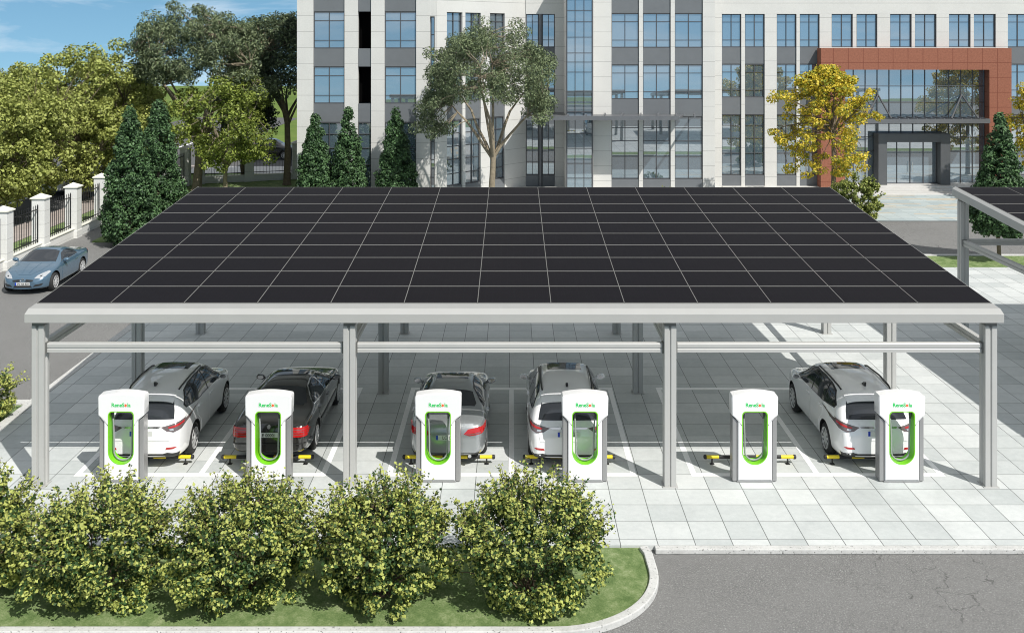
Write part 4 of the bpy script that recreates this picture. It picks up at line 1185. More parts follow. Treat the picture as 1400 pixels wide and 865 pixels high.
c.patch('lower_grille', [(-.34, .275), (.34, .275), (.28, .345), (-.28, .345)], 'front', M['trim'], 0.010)
# round badge with a three-rayed figure on the nose
hit = c.bvh.ray_cast(Vector((0, 8, .525)), Vector((0, -1, 0)))[0]
mb = MB(); yb = hit.y + 0.012
ringp = [(0.072 * math.cos(2 * math.pi * k / 20), yb, .525 + 0.072 * math.sin(2 * math.pi * k / 20)) for k in range(21)]
mb.tube(ringp, 0.009, 6)
for k in range(3):
    a = math.pi / 2 + k * 2 * math.pi / 3; mb.tube([(0, yb, .525), (0.07 * math.cos(a), yb, .525 + 0.07 * math.sin(a))], [0.012, 0.004], 6)
mb.build('emblem', M['chrome'], c.root)
c.plate('front', 0.41, 'IN KB 830', 2.0, True)
for sx in (-.33, .33):
    pass
c.mirrors(.55, .96, .84, SLK['paint'])
c.wheels()
c.root.scale = (1.09, 1.09, 1.09); c.root.location = (-19.15, 42.2, ZR); c.root.rotation_euler = (0, 0, math.pi + rad(1.0))

# far street: a dark wagon and pale parked cars, seen through the fences and trees
def far_car(name, label, spec, paint, loc, rz):
    sp = dict(spec); sp['paint'] = paint; sp['name'] = name; sp['label'] = label; sp['group'] = None
    c = Car(sp)
    suvish = spec is SUV
    for sd in ('left', 'right'):
        pl = [(1.02, 1.10), (.50, 1.47), (-.1, 1.572), (-.95, 1.565), (-1.38, 1.51), (-1.75, 1.31), (-1.08, 1.18)] if suvish else [(.95, .985), (.44, 1.25), (.0, 1.335), (-.40, 1.342), (-.74, 1.31), (-1.19, 1.12), (-1.25, 1.06)]
        c.patch('side_window', pl, sd, M['car_glass'], 0.010, grid=0.12)
    c.patch('windshield', [(-.55, .54), (.55, .54), (.66, 1.06), (-.66, 1.06)], 'top', M['car_glass'], 0.006, grid=0.12)
    if suvish: c.patch('rear_window', [(-.68, 1.13), (.68, 1.13), (.50, 1.535), (-.50, 1.535)], 'rear', M['car_glass'], 0.006, grid=0.12)
    c.wheels()
    c.root.location = loc; c.root.rotation_euler = (0, 0, rz)
far_car('dark_wagon', 'dark wagon on the far street between the tree trunks and the building corner', SUV, M['car_black'], (-20.0, 84.5, -0.07), rad(-90))
far_car('white_hatchback', 'white crossover on the street behind the yellowish trees and white fence', SUV, M['car_white'], (-29.2, 67.0, -0.07), 0.0)
far_car('pale_sedan', 'pale sedan standing farther up the street behind the white fence', SED, M['car_silver'], (-28.6, 76.0, -0.07), 0.0)
# ------------------------------------------------------------------ office building
B = thing('office_building', 'white office building with blue windows, grey spandrels and a terracotta framed entrance', 'building', (0.0, 66.0, 0.0))
ZT = 14.8
def s_px(fr, px):
    k = (px - 700) / 1400.0
    return (k * fr.o[1] - fr.o[0]) / (fr.u[0] - k * fr.u[1])
rw = random.Random(21)
def window(fr, s0, s1, z0, z1, vs_, hs_, d=-0.20, fw=0.055, mw=0.042):
    mb = MB()
    mb.box(s0, s0 + fw, d, d + 0.09, z0, z1, fr=fr); mb.box(s1 - fw, s1, d, d + 0.09, z0, z1, fr=fr)
    mb.box(s0 + fw, s1 - fw, d, d + 0.088, z1 - fw, z1, fr=fr); mb.box(s0 + fw, s1 - fw, d, d + 0.088, z0, z0 + fw, fr=fr)
    for v in vs_:
        x = s0 + (s1 - s0) * v; mb.box(x - mw / 2, x + mw / 2, d, d + 0.075, z0 + fw, z1 - fw, fr=fr)
    for h in hs_:
        z = z0 + (z1 - z0) * h; mb.box(s0 + fw, s1 - fw, d, d + 0.068, z - mw / 2, z + mw / 2, fr=fr)
    o = mb.build('window', M['mullion'], B)
    mb = MB(); e = 0.0015 * (rw.random() - 0.5)
    # one pane per light, each a hair out of plane like real glazing
    xs = [s0 + 0.02] + [s0 + (s1 - s0) * v for v in vs_] + [s1 - 0.02]; zs = [z0 + 0.02] + [z0 + (z1 - z0) * h for h in hs_] + [z1 - 0.02]
    for i in range(len(xs) - 1):
        for j in range(len(zs) - 1):
            t, u = (rw.random() - 0.5) * 0.0006, (rw.random() - 0.5) * 0.0006
            q = [(xs[i], d + 0.02 - t - u), (xs[i + 1], d + 0.02 + t - u), (xs[i + 1], d + 0.02 + t + u), (xs[i], d + 0.02 - t + u)]
            zz = [zs[j], zs[j], zs[j + 1], zs[j + 1]]
            f_ = [fr.p(a, b_, c_) for (a, b_), c_ in zip(q, zz)]; r_ = [fr.p(a, b_ - 0.012, c_) for (a, b_), c_ in zip(q, zz)]
            mb.add(f_ + r_, [(0, 1, 2, 3), (7, 6, 5, 4), (0, 4, 5, 1), (1, 5, 6, 2), (2, 6, 7, 3), (3, 7, 4, 0)])
    mb.build('pane', M['glass'], o)
    return o
def spandrel(fr, s0, s1, z0, z1, d=-0.09):
    mb = MB(); mb.box(s0 + 0.004, s1 - 0.004, d - 0.12, d, z0 + 0.006, z1 - 0.006, fr=fr)
    return mb.build('spandrel_panel', M['spandrel'], B, bevel=0.008, seg=1)
def column_of_windows(fr, s0, s1, top_span, nv=2, low_mull=None):
    v2 = [k / nv for k in range(1, nv)]
    if top_span:
        spandrel(fr, s0, s1, 11.50, 12.62); window(fr, s0, s1, 12.63, 14.78, v2, [0.22, 0.76])
    window(fr, s0, s1, 9.27, 11.49, v2, [0.22, 0.76])
    spandrel(fr, s0, s1, 8.155, 9.265)
    window(fr, s0, s1, 5.92, 8.15, v2, [0.22, 0.76])
    spandrel(fr, s0, s1, 4.785, 5.915)
    window(fr, s0, s1, 0.74, 4.78, v2, low_mull or [0.36, 0.61, 0.82])
    spandrel(fr, s0, s1, -0.05, 0.735, -0.05)
def piers(fr, spans, depth=0.55, zt=ZT, z0=-0.06):
    mb = MB()
    for a, b in spans: mb.box(s_px(fr, a), s_px(fr, b), -depth, 0.0, z0, zt, fr=fr)
    return mb
wall = MB()
def add_piers(fr, spans, depth=0.55, zt=ZT, z0=-0.06):
    for a, b in spans: wall.box(s_px(fr, a), s_px(fr, b), -depth, 0.0, z0, zt, fr=fr)
core = MB()
# left block
FA = Fr(0, 62.2)
add_piers(FA, [(406, 428.3), (471, 489.3), (507.3, 525.7), (569, 588)])
for a, b in ((428.3, 471), (525.7, 569)): column_of_windows(FA, s_px(FA, a), s_px(FA, b), True)
a, b = s_px(FA, 489.3), s_px(FA, 507.3)
for z0, z1 in ((11.5, 12.62), (8.155, 9.265), (4.785, 5.915)): spandrel(FA, a, b, z0, z1)
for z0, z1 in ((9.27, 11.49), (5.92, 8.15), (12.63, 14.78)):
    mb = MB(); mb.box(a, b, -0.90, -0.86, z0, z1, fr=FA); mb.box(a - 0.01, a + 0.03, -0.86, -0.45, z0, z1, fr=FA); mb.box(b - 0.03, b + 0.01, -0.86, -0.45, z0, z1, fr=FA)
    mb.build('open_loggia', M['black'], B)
window(FA, a, b, 0.74, 4.78, [], [0.36, 0.61, 0.82]); spandrel(FA, a, b, -0.05, 0.735, -0.05)
a, b = s_px(FA, 588), s_px(FA, 594.2)
window(FA, a, b, 0.3, 11.2, [], [0.1 * k for k in range(1, 10)], d=-0.42)
wall.box(a, b, -0.55, -0.02, 11.21, ZT, fr=FA)
wall.box(b, s_px(FA, 597.0), -0.5, -0.05, -0.06, ZT, fr=FA)
core.box(s_px(FA, 407), s_px(FA, 596), -14, -0.93, -0.06, ZT - 0.1, fr=FA)
wall.box(s_px(FA, 406), s_px(FA, 407), -14.05, -0.551, -0.06, ZT, fr=FA)
# angled bay
FB = Fr(-4.585, 62.5, 5.47, 5.95)
add_piers(FB, [(597.6, 611), (632.3, 636.3), (657.5, 670), (690.3, 718.5)], depth=0.40)
for a, b in ((611, 632.3), (636.3, 657.5), (670, 690.3)):
    a, b = s_px(FB, a), s_px(FB, b); column_of_windows(FB, a, b, False, 3 if False else 2, [0.18, 0.40, 0.60, 0.80])
    wall.box(a - 0.001, b + 0.001, -0.395, -0.002, 11.495, ZT, fr=FB)
core.box(s_px(FB, 600), s_px(FB, 717), -3.5, -0.45, -0.06, ZT - 0.1, fr=FB)
# recessed wall
FC = Fr(0, 68.4)
add_piers(FC, [(718.6, 719.2), (758.6, 773.0)])
for a, b in ((719.2, 736.5), (741.3, 758.6)):
    a, b = s_px(FC, a), s_px(FC, b); column_of_windows(FC, a, b, False, 2, [0.22, 0.42, 0.62, 0.82])
a, b = s_px(FC, 719.2), s_px(FC, 758.6)
wall.box(a, b, -0.54, -0.002, 11.495, ZT, fr=FC)
mb = MB(); c_ = (s_px(FC, 736.5) + s_px(FC, 741.3)) / 2; mb.tube([FC.p(c_, -0.02, -0.06), FC.p(c_, -0.02, 11.49)], 0.115, 16)
mb.build('round_column', M['awning'], B, smooth=40)
# glazed stair tower
FD = Fr(0, 65.4)
a, b = s_px(FD, 774.2), s_px(FD, 810.6)
zl = [0.05, 0.95, 1.9, 2.85, 3.8, 4.75, 5.2, 6.5, 7.72, 8.36, 8.94, 9.95, 10.93, 11.66, 12.36, 13.2, 14.7]
window(FD, a, b, 0.05, 14.75, [1 / 3, 2 / 3], [(z - 0.05) / 14.7 for z in zl[1:-1]], d=-0.06, fw=0.07)
wall.box(a - 0.02, a - 0.001, -3.0, 0.0, -0.06, ZT, fr=FD); wall.box(b + 0.001, b + 0.02, -1.0, 0.0, -0.06, ZT, fr=FD)
core.box(a, b, -3.0, -0.10, -0.06, ZT - 0.1, fr=FD)
# centre block
FE = Fr(0, 66.5)
add_piers(FE, [(811.2, 836), (873.6, 879), (917, 922.6), (961, 977.6)])
for a, b in ((836, 873.6), (879, 917), (922.6, 961)): column_of_windows(FE, s_px(FE, a), s_px(FE, b), True)
core.box(s_px(FE, 812), s_px(FE, 977), -6, -0.6, -0.06, ZT - 0.1, fr=FE)
wall.box(s_px(FE, 977.0), s_px(FE, 977.6), -2.4, -0.551, -0.06, ZT, fr=FE)
# right wing
FF = Fr(0, 68.4)
wins = [(987, 1013.6), (1018.5, 1045.6), (1062, 1089), (1093.5, 1120.6), (1137, 1166), (1171, 1199.5), (1217, 1246.5), (1251, 1280.4), (1297.5, 1327), (1331.5, 1361.5), (1378, 1407), (1411, 1440), (1456, 1485)]
edges = [960.0] + [e for w_ in wins for e in w_] + [1500.0]
add_piers(FF, [(edges[i], edges[i + 1]) for i in range(0, len(edges), 2)], zt=11.49)
wall.box(s_px(FF, 960), s_px(FF, 1500), -0.54, -0.0, 11.495, ZT, fr=FF)
for a, b in wins:
    s0, s1 = s_px(FF, a), s_px(FF, b)
    if 1125 < a < 1376:
        window(FF, s0, s1, 9.27, 11.49, [0.5], [0.22, 0.76])
        wall.box(s0, s1, -0.54, -0.01, 8.9, 9.265, fr=FF)
    else:
        column_of_windows(FF, s0, s1, False)
core.box(s_px(FF, 962), s_px(FF, 1500), -10, -0.6, -0.06, ZT - 0.1, fr=FF)
core.box(s_px(FC, 702), s_px(FC, 973), -6, -0.6, -0.06, ZT - 0.1, fr=FC)
wall.build('wall', M['facade'], B)
core.build('building_core', M['spandrel'], B)
# terracotta entrance surround
FP = Fr(0, 67.55)
a0, a1 = s_px(FP, 1122.5), s_px(FP, 1383); b0, b1 = s_px(FP, 1155.5), s_px(FP, 1352.8)
mb = MB(); zt = 9.22; zo = 7.80
mb.box(a0, b0, -0.84, 0.0, -0.06, zt, fr=FP); mb.box(b1, a1, -0.84, 0.0, -0.06, zt, fr=FP); mb.box(b0, b1, -0.84, 0.0, zo, zt, fr=FP)
mb.build('entrance_surround', M['red'], B)
FG = Fr(0, 68.28)
g0, g1 = b0 - 0.01, b1 + 0.01
n = 12
hz = [(10 - (y - 50) * 68.28 / 1400) for y in (117.8, 139.8, 169, 187.5, 207, 229)]
zb_, zt_ = 0.12, 7.84
window(FG, g0, g1, zb_, zt_, [k / n for k in range(1, n)], [(z - zb_) / (zt_ - zb_) for z in hz][::-1], d=-0.06, fw=0.05)
# dark door portal
FQ = Fr(0, 67.3)
d0, d1 = s_px(FQ, 1201), s_px(FQ, 1299.5); e0, e1 = s_px(FQ, 1213), s_px(FQ, 1286)
zt = 10 - (183 - 50) * 67.3 / 1400; ze = 10 - (194.5 - 50) * 67.3 / 1400
mb = MB(); mb.box(d0, e0, -0.92, 0, 0.243, zt, fr=FQ); mb.box(e1, d1, -0.92, 0, 0.243, zt, fr=FQ); mb.box(e0, e1, -0.92, 0, ze, zt, fr=FQ)
po = mb.build('door_portal', M['darkmetal'], B, bevel=0.01)
FR_ = Fr(0, 67.95)
window(FR_, e0 + 0.002, e1 - 0.002, 0.245, ze - 0.003, [0.25, 0.5, 0.75], [], d=-0.05, fw=0.05)
mb = MB()
for s in (-1, 1):
    x = (e0 + e1) / 2 + s * 0.12; mb.tube([FR_.p(x, 0.10, 1.0), FR_.p(x, 0.10, 1.7)], 0.02, 8)
mb.build('handle', M['chrome'], po)
# entrance awning with its two trussed hangers
y1 = 66.25; x0, x1 = (1181 - 700) * y1 / 1400, (1354 - 700) * y1 / 1400
mb = MB(); z0 = 10 - (168.8 - 50) * y1 / 1400; z1 = 10 - (162.8 - 50) * y1 / 1400
mb.box(x0, x1, y1, y1 + 0.10, z0, z1); mb.box(x0, x0 + 0.10, y1 + 0.101, 68.2, z0, z1); mb.box(x1 - 0.10, x1, y1 + 0.101, 68.2, z0, z1)
k = 14
for i in range(1, k):
    x = x0 + (x1 - x0) * i / k; mb.box(x - 0.03, x + 0.03, y1 + 0.101, 68.2, z0 + 0.05, z1 + 0.03)
mb.box(x0 + 0.101, x1 - 0.101, y1 + 0.102, 68.19, z0 + 0.08, z0 + 0.10)
aw = mb.build('entrance_awning', M['awning'], B)
for pxa, f0, f1 in ((1200.5, 1184, 1218.5), (1314.8, 1301, 1337.5)):
    ax = (pxa - 700) * 68.2 / 1400; az = 10 - 80 * 68.2 / 1400
    mb = MB()
    for f in (f0, f1): mb.tube([(ax, 68.2, az), ((f - 700) * (y1 + 0.06) / 1400, y1 + 0.06, z1 + 0.02)], 0.055, 8)
    mb.build('awning_strut', M['darkmetal'], aw)
# long awning over the stair tower and centre block
yf = 63.85; X0, X1 = 0.55, 11.15; z0, z1 = 4.84, 5.00
mb = MB()
mb.prism([(X0, yf), (X1 - 0.75, yf), (X1, 66.40), (X0 + 0.25, 66.40)], z0, z0 + 0.10, plane='xy')
mb.prism([(X0 + 0.25, 66.401), (3.44, 66.401), (3.44, 68.38), (0.80, 68.38)], z0, z0 + 0.10, plane='xy')
mb.box(X0, X1 - 0.75, yf - 0.09, yf - 0.002, z0 - 0.05, z1 + 0.04)
for i in range(10):
    x = X0 + 0.5 + i * 1.15
    mb.prism([(x - 0.05, yf), (x + 0.05, yf), (x + 0.45, 66.40), (x + 0.35, 66.40)], z0 + 0.101, z1 + 0.05, plane='xy')
mb.build('long_awning', M['awning'], B)
mb = MB(); mb.box(s_px(FD, 745), s_px(FD, 772), -0.8, 0.6, -0.02, 0.28, fr=FD); mb.build('doorstep', M['stone'], B, bevel=0.02)
for i, (px, z) in enumerate(((1262, 2.8),)): pass
# ------------------------------------------------------------------ boundary fences
def make_fence(name, label, p0, p1, n, size=0.60, first=True, last=True):
    """white piers on a low plinth with iron railings between"""
    d = Vector((p1[0] - p0[0], p1[1] - p0[1], 0)); L_ = d.length; d.normalize()
    root = thing(name, label, 'fence', (p0[0], p0[1], 0))
    fr = Fr(p0[0], p0[1], d.x, d.y); step = L_ / n
    mb = MB(); mb.box(-0.2, L_ + 0.2, -0.17, 0.17, -0.12, 0.34, fr=fr); pl = mb.build('plinth', M['fencestone'], root)
    mb = MB(); mb.box(-0.2, L_ + 0.2, -0.21, 0.21, 0.341, 0.39, fr=fr); mb.build('coping', M['capstone'], pl, bevel=0.01)
    pp = None
    for k in range(n + 1):
        s = k * step; h = size / 2
        mb = MB(); mb.box(s - h, s + h, -h, h, -0.12, 2.42, fr=fr); mb.box(s - h - 0.03, s + h + 0.03, -h - 0.03, h + 0.03, -0.12, 0.28, fr=fr)
        p = mb.build('pillar', M['fencestone'], root, bevel=0.012)
        mb = MB(); e = h + 0.06
        v = [fr.p(s + a * e, b * e, z) for z in (2.421, 2.47) for a, b in ((-1, -1), (1, -1), (1, 1), (-1, 1))] + [fr.p(s, 0, 2.66)]
        mb.add(v, [(0, 1, 2, 3), (0, 1, 5, 4), (1, 2, 6, 5), (2, 3, 7, 6), (3, 0, 4, 7), (4, 5, 8), (5, 6, 8), (6, 7, 8), (7, 4, 8)])
        mb.build('cap', M['capstone'], p)
        if k < n:
            a, b = s + h + 0.02, s + step - h - 0.02
            mb = MB()
            for z in (0.52, 1.93): mb.box(a, b, -0.02, 0.02, z, z + 0.045, fr=fr)
            m_ = int((b - a) / 0.21)
            for i in range(m_ + 1):
                x = a + (b - a) * i / m_; r_ = 0.022 if i in (0, m_) else 0.011
                mb.box(x - r_, x + r_, -r_, r_, 0.40, 2.10, fr=fr)
                q = [fr.p(x - r_ - .004, -r_ - .004, 2.10), fr.p(x + r_ + .004, -r_ - .004, 2.10), fr.p(x + r_ + .004, r_ + .004, 2.10), fr.p(x - r_ - .004, r_ + .004, 2.10), fr.p(x, 0, 2.20)]
                mb.add(q, [(0, 1, 4), (1, 2, 4), (2, 3, 4), (3, 0, 4), (3, 2, 1, 0)])
            mb.build('railing', M['iron'], root)
    return root
make_fence('boundary_fence', 'white pillared fence with iron railings running beside the blue coupe', (-22.1, 37.4), (-22.1, 69.3), 9)
make_fence('rear_fence', 'shaded pillared fence with iron railings behind the big grey green tree', (-21.4, 70.2), (-12.2, 73.6), 3)
# ------------------------------------------------------------------ trees and shrubs
def leaf_cards(C, N, size, rng, droop=0.0, aspect=0.5, jitter=0.35):
    """small folded leaves at points C facing roughly N"""
    n = len(C)
    rnd = rng.normal(size=(n, 3))
    N = N + rnd * 0.75; N /= np.linalg.norm(N, axis=1)[:, None] + 1e-9
    A = rng.normal(size=(n, 3)); A[:, 2] -= droop
    A -= N * np.sum(A * N, axis=1)[:, None]; A /= np.linalg.norm(A, axis=1)[:, None] + 1e-9
    Bv = np.cross(N, A)
    L_ = size * (1 + jitter * (rng.random(n) * 2 - 1)); W_ = L_ * aspect
    base = C - A * (L_ * 0.5)[:, None]
    tip = C + A * (L_ * 0.5)[:, None] - N * (L_ * 0.12)[:, None]
    l = C + Bv * (W_ * 0.5)[:, None] + N * (L_ * 0.10)[:, None] - A * (L_ * 0.05)[:, None]
    r = C - Bv * (W_ * 0.5)[:, None] + N * (L_ * 0.10)[:, None] - A * (L_ * 0.05)[:, None]
    V = np.stack([base, r, tip, l], axis=1).reshape(-1, 3)
    F = np.arange(n * 4).reshape(n, 4)
    return V, F

def clump_points(cl, per, rng, flat=0.8, shell=0.45):
    """leaf positions and normals on soft shells round the clump centres"""
    C = []; N = []
    for (c, r) in cl:
        k = max(4, int(per * (r / cl[0][1]) ** 2)) if False else max(4, int(per))
        d = rng.normal(size=(k, 3)); d /= np.linalg.norm(d, axis=1)[:, None]
        rr = r * (shell + (1 - shell) * rng.random(k) ** 0.6)
        p = d * rr[:, None]; p[:, 2] *= flat
        C.append(p + np.array(c)); nn = d.copy(); nn[:, 2] += 0.7; N.append(nn)
    return np.concatenate(C), np.concatenate(N)

def limb(mb, p, q, r0, r1, rng, sag=0.0, n=7, wob=0.06, side=6):
    p = np.array(p, float); q = np.array(q, float); L_ = np.linalg.norm(q - p)
    pts = []; off = np.zeros(3)
    for i in range(n):
        t = i / (n - 1)
        off = off + rng.normal(size=3) * wob * L_ / n
        x = p + (q - p) * t + off * math.sin(math.pi * t) * 1.5
        x[2] += sag * L_ * math.sin(math.pi * t)
        pts.append(tuple(x))
    mb.tube(pts, [r0 + (r1 - r0) * (i / (n - 1)) for i in range(n)], side)
    return pts

def tree(name, label, cat, base, trunk_h, trunk_r, clumps, mats, bark, per, lsize, rng, group=None, lean=(0, 0), nlimb=9, droop=0.3, light=0.6, aspect=0.5, flat=0.8, fork=1, shell=0.45, limb_r=0.45, twigs=True):
    root = thing(name, label, cat, base, 0, group)
    bx, by, bz = base
    mb = MB()
    top = np.array([lean[0], lean[1], trunk_h])
    pts = [(0, 0, -0.08), (0.0, 0.0, 0.15), (lean[0] * 0.3 + rng.normal() * 0.05, lean[1] * 0.3 + rng.normal() * 0.05, trunk_h * 0.45), tuple(top)]
    mb.tube(pts, [trunk_r * 1.5, trunk_r * 1.08, trunk_r * 0.9, trunk_r * 0.72], 10)
    # main limbs reach for the largest clumps spread round the crown, then twigs to the rest
    cl = list(clumps); order = sorted(range(len(cl)), key=lambda i: rng.random())
    heads = []
    for i in order:
        c = np.array(cl[i][0])
        if all(np.linalg.norm(c - h) > 1.0 for h in heads) and c[2] > trunk_h * 0.75: heads.append(c)
        if len(heads) >= nlimb: break
    nodes = [(top, trunk_r * 0.5)]
    for h in heads:
        st = top + np.array([0, 0, -trunk_h * 0.25 * rng.random()])
        st[:2] *= st[2] / trunk_h
        pl = limb(mb, st, h, trunk_r * limb_r * (0.8 + 0.4 * rng.random()), trunk_r * 0.10, rng, sag=0.10)
        for q in pl[2:]: nodes.append((np.array(q), trunk_r * 0.16))
    P_ = np.array([n_[0] for n_ in nodes])
    for (c, r) in (cl if twigs else []):
        c = np.array(c); j = int(np.argmin(np.linalg.norm(P_ - c, axis=1)))
        if np.linalg.norm(P_[j] - c) > 0.12: limb(mb, P_[j], c, min(nodes[j][1], trunk_r * 0.16), 0.012, rng, n=5, side=5, wob=0.10)
    mb.build('trunk', M[bark], root, smooth=60, world=False)
    C, N = clump_points(cl, per, rng, flat, shell)
    V, F = leaf_cards(C, N, lsize, rng, droop, aspect)
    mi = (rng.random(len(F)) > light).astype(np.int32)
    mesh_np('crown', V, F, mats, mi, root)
    return root

def dome_clumps(rng, n, cx, cy, cz, rx, ry, rz, r, low=-0.25, inner=0.55, hollow=False):
    """clumps spread through the shell of an uneven dome"""
    out = []
    ph = rng.random(6) * 6.28
    while len(out) < n:
        d = rng.normal(size=3); d /= np.linalg.norm(d)
        if d[2] < low: continue
        a = math.atan2(d[1], d[0])
        k = 1 + 0.10 * math.sin(3 * a + ph[0]) + 0.08 * math.sin(5 * a + ph[1] + 3 * d[2]) + 0.06 * math.sin(7 * d[2] + ph[2])
        f = (inner + (1 - inner) * rng.random() ** 0.55) * k
        if hollow and math.hypot(d[0], d[1]) * f < 0.60 and d[2] * f < 0.42: continue
        out.append(((cx + d[0] * rx * f, cy + d[1] * ry * f, cz + d[2] * rz * f), r * (0.7 + 0.6 * rng.random())))
    return out

# --- yellowish street trees beyond the white fence
for i, (x, y, h, w_, lb) in enumerate([(-28.6, 56.0, 8.3, 4.0, 'yellowish green street tree at the left edge of the photo, beyond the white fence'),
                                       (-26.9, 64.5, 8.9, 4.2, 'tallest yellowish green street tree, centre one behind the white fence'),
                                       (-26.4, 71.0, 7.3, 2.9, 'yellowish green street tree rising behind the pair of dark evergreens'),
                                       (-34.5, 68.0, 8.2, 4.4, 'yellowish tree across the street, mostly behind nearer yellow crowns')]):
    rng = np.random.default_rng(50 + i)
    cl = dome_clumps(rng, 270, 0, 0, h * 0.50, w_, w_, h * 0.50, 0.62, low=-0.85, inner=0.5)
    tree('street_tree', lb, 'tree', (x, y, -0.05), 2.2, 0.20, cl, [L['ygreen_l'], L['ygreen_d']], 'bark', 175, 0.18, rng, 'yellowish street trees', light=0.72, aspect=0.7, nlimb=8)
# --- the large grey-green tree and the dark one by the building corner
rng = np.random.default_rng(7)
cl = dome_clumps(rng, 230, 0.3, 0, 7.7, 4.3, 4.0, 4.5, 0.66, low=-0.12, inner=0.6, hollow=True)
cl += dome_clumps(rng, 34, 3.3, -0.2, 6.6, 1.9, 1.8, 2.2, 0.6, low=-0.9)
tree('broad_tree', 'largest tree, broad grey green crown on bare spreading limbs against the sky', 'tree', (-20.7, 67.3, -0.05), 3.6, 0.30, cl, [L['euc_l'], L['euc_d']], 'bark_grey', 165, 0.21, rng, light=0.66, droop=1.1, aspect=0.36, lean=(0.3, 0), nlimb=8)
rng = np.random.default_rng(8)
cl = dome_clumps(rng, 160, 0, 0, 8.0, 3.0, 2.6, 3.7, 0.7, low=-0.5, inner=0.5)
tree('broad_tree', 'dark leaved tall tree hard against the left corner of the building', 'tree', (-15.3, 69.6, -0.05), 5.0, 0.24, cl, [L['euc_l'], L['euc_d']], 'bark', 130, 0.24, rng, light=0.35, droop=1.0, aspect=0.38, nlimb=9)
rng = np.random.default_rng(18)
cl = dome_clumps(rng, 100, 0, 0, 5.2, 1.9, 1.8, 2.6, 0.6, low=-0.8, inner=0.4)
tree('dark_bushy_tree', 'dark bushy small tree standing behind the largest tree\'s trunk', 'tree', (-18.7, 71.4, -0.05), 2.2, 0.16, cl, [L['con_d'], L['euc_d']], 'bark', 120, 0.22, rng, light=0.5)
# --- bright green maple-like tree before the rear fence
rng = np.random.default_rng(9)
cl = dome_clumps(rng, 135, 0, 0, 4.4, 3.15, 2.8, 3.2, 0.55, low=-0.85, inner=0.45)
tree('green_tree', 'bright yellowish green young tree in front of the shaded rear fence', 'tree', (-18.0, 64.3, -0.05), 1.7, 0.15, cl, [L['maple_l'], L['maple_d']], 'bark_grey', 105, 0.19, rng, light=0.70, aspect=0.6, nlimb=9)
# --- tree in front of the angled bay
rng = np.random.default_rng(11)
cl = dome_clumps(rng, 175, -0.2, 0, 6.5, 3.75, 3.2, 4.3, 0.60, low=-0.03, inner=0.62, hollow=True)
cl += [((-3.3 + 0.5 * rng.normal(), 0.6 * rng.normal(), 5.6 + 0.6 * rng.normal()), 0.5) for k in range(26)] + [((2.6 + 0.4 * rng.normal(), 0.6 * rng.normal(), 6.1 + 0.5 * rng.normal()), 0.5) for k in range(18)]
tree('umbrella_tree', 'grey green umbrella shaped tree with forked limbs in front of the building', 'tree', (-1.15, 58.0, -0.05), 3.3, 0.20, cl, [L['euc_l'], L['euc_d']], 'bark_grey', 150, 0.17, rng, light=0.76, droop=1.1, aspect=0.36, nlimb=7, lean=(0.1, 0), limb_r=0.50)
# --- golden tree by the entrance, and its neighbour past the frame
def golden(label, loc, seed):
    rng = np.random.default_rng(seed); cl = []
    for k in range(225):
        t = rng.random() ** 0.8; z = 1.5 + 6.2 * t; R_ = 3.3 * (math.sin(math.pi * min(1, 0.18 + 0.80 * t)) ** 0.8) * (0.62 + 0.52 * rng.random())
        a = rng.random() * 6.283; f = 0.45 + 0.55 * rng.random() ** 0.6
        cl.append(((R_ * f * math.cos(a) - 0.45, R_ * f * math.sin(a), z * 1.05 + 0.22 * R_ * f), 0.30 + 0.25 * rng.random()))
    return tree('golden_tree', label, 'tree', loc, 5.2, 0.15, cl, [L['gin_l'], L['gin_d']], 'bark', 78, 0.155, rng, 'golden leaved trees', light=0.66, aspect=0.75, nlimb=20, flat=0.6)
golden('golden yellow tree left of the terracotta entrance', (19.0, 60.6, -0.06), 12)
golden('golden tree at the right edge of the photo, only its branch tips showing', (33.4, 61.6, -0.06), 13)
# --- evergreens
def evergreen(label, loc, h, r, seed, stem=0.25, group='dark conical evergreens', ls=0.155):
    rng = np.random.default_rng(seed); cl = []
    n = int(250 * max(1.0, h * r / 6.5))
    for k in range(n):
        t = 1 - rng.random() ** 0.62; z = stem + (h - stem) * t
        prof = (min(1.0, (t + 0.05) / 0.16)) ** 0.6 * (1 - t) ** 0.72 * 1.16 + 0.03
        a = rng.random() * 6.283; f = (0.62 + 0.42 * rng.random() ** 0.7) * (1 + 0.10 * math.sin(3 * a + 7 * t + seed))
        R_ = max(0.0, r * prof - 0.12) * f
        cl.append(((R_ * math.cos(a), R_ * math.sin(a), z), 0.27))
    cl.append(((0, 0, h - 0.18), 0.14)); cl.append(((0.03, 0, h - 0.42), 0.2))
    return tree('evergreen_tree', label, 'tree', loc, h * 0.72, 0.085, cl, [L['con_l'], L['con_d']], 'bark', 80, ls, rng, group, light=0.62, aspect=0.55, nlimb=0, twigs=False, droop=0.2, flat=1.0)
evergreen('dark conical evergreen nearest the carport, wide and full to the ground', (-18.6, 49.9, -0.03), 6.5, 1.36, 31, 0.05)
evergreen('dark conical evergreen close behind the nearest one at the left', (-18.85, 54.6, -0.03), 6.75, 1.38, 32, 0.05)
evergreen('leftmost of the three evergreens before the white building', (-11.55, 60.2, -0.03), 5.55, 1.15, 33, 0.05)
evergreen('middle one of the three evergreens before the white building', (-9.62, 60.2, -0.03), 5.75, 1.15, 34, 0.05)
evergreen('evergreen standing apart, right of the pair before the white building', (-6.82, 60.2, -0.03), 5.75, 1.22, 35, 0.05)
evergreen('dark evergreen on a bare stem beside the second carport at right', (21.75, 45.7, -0.02), 6.45, 1.18, 36, 1.25)
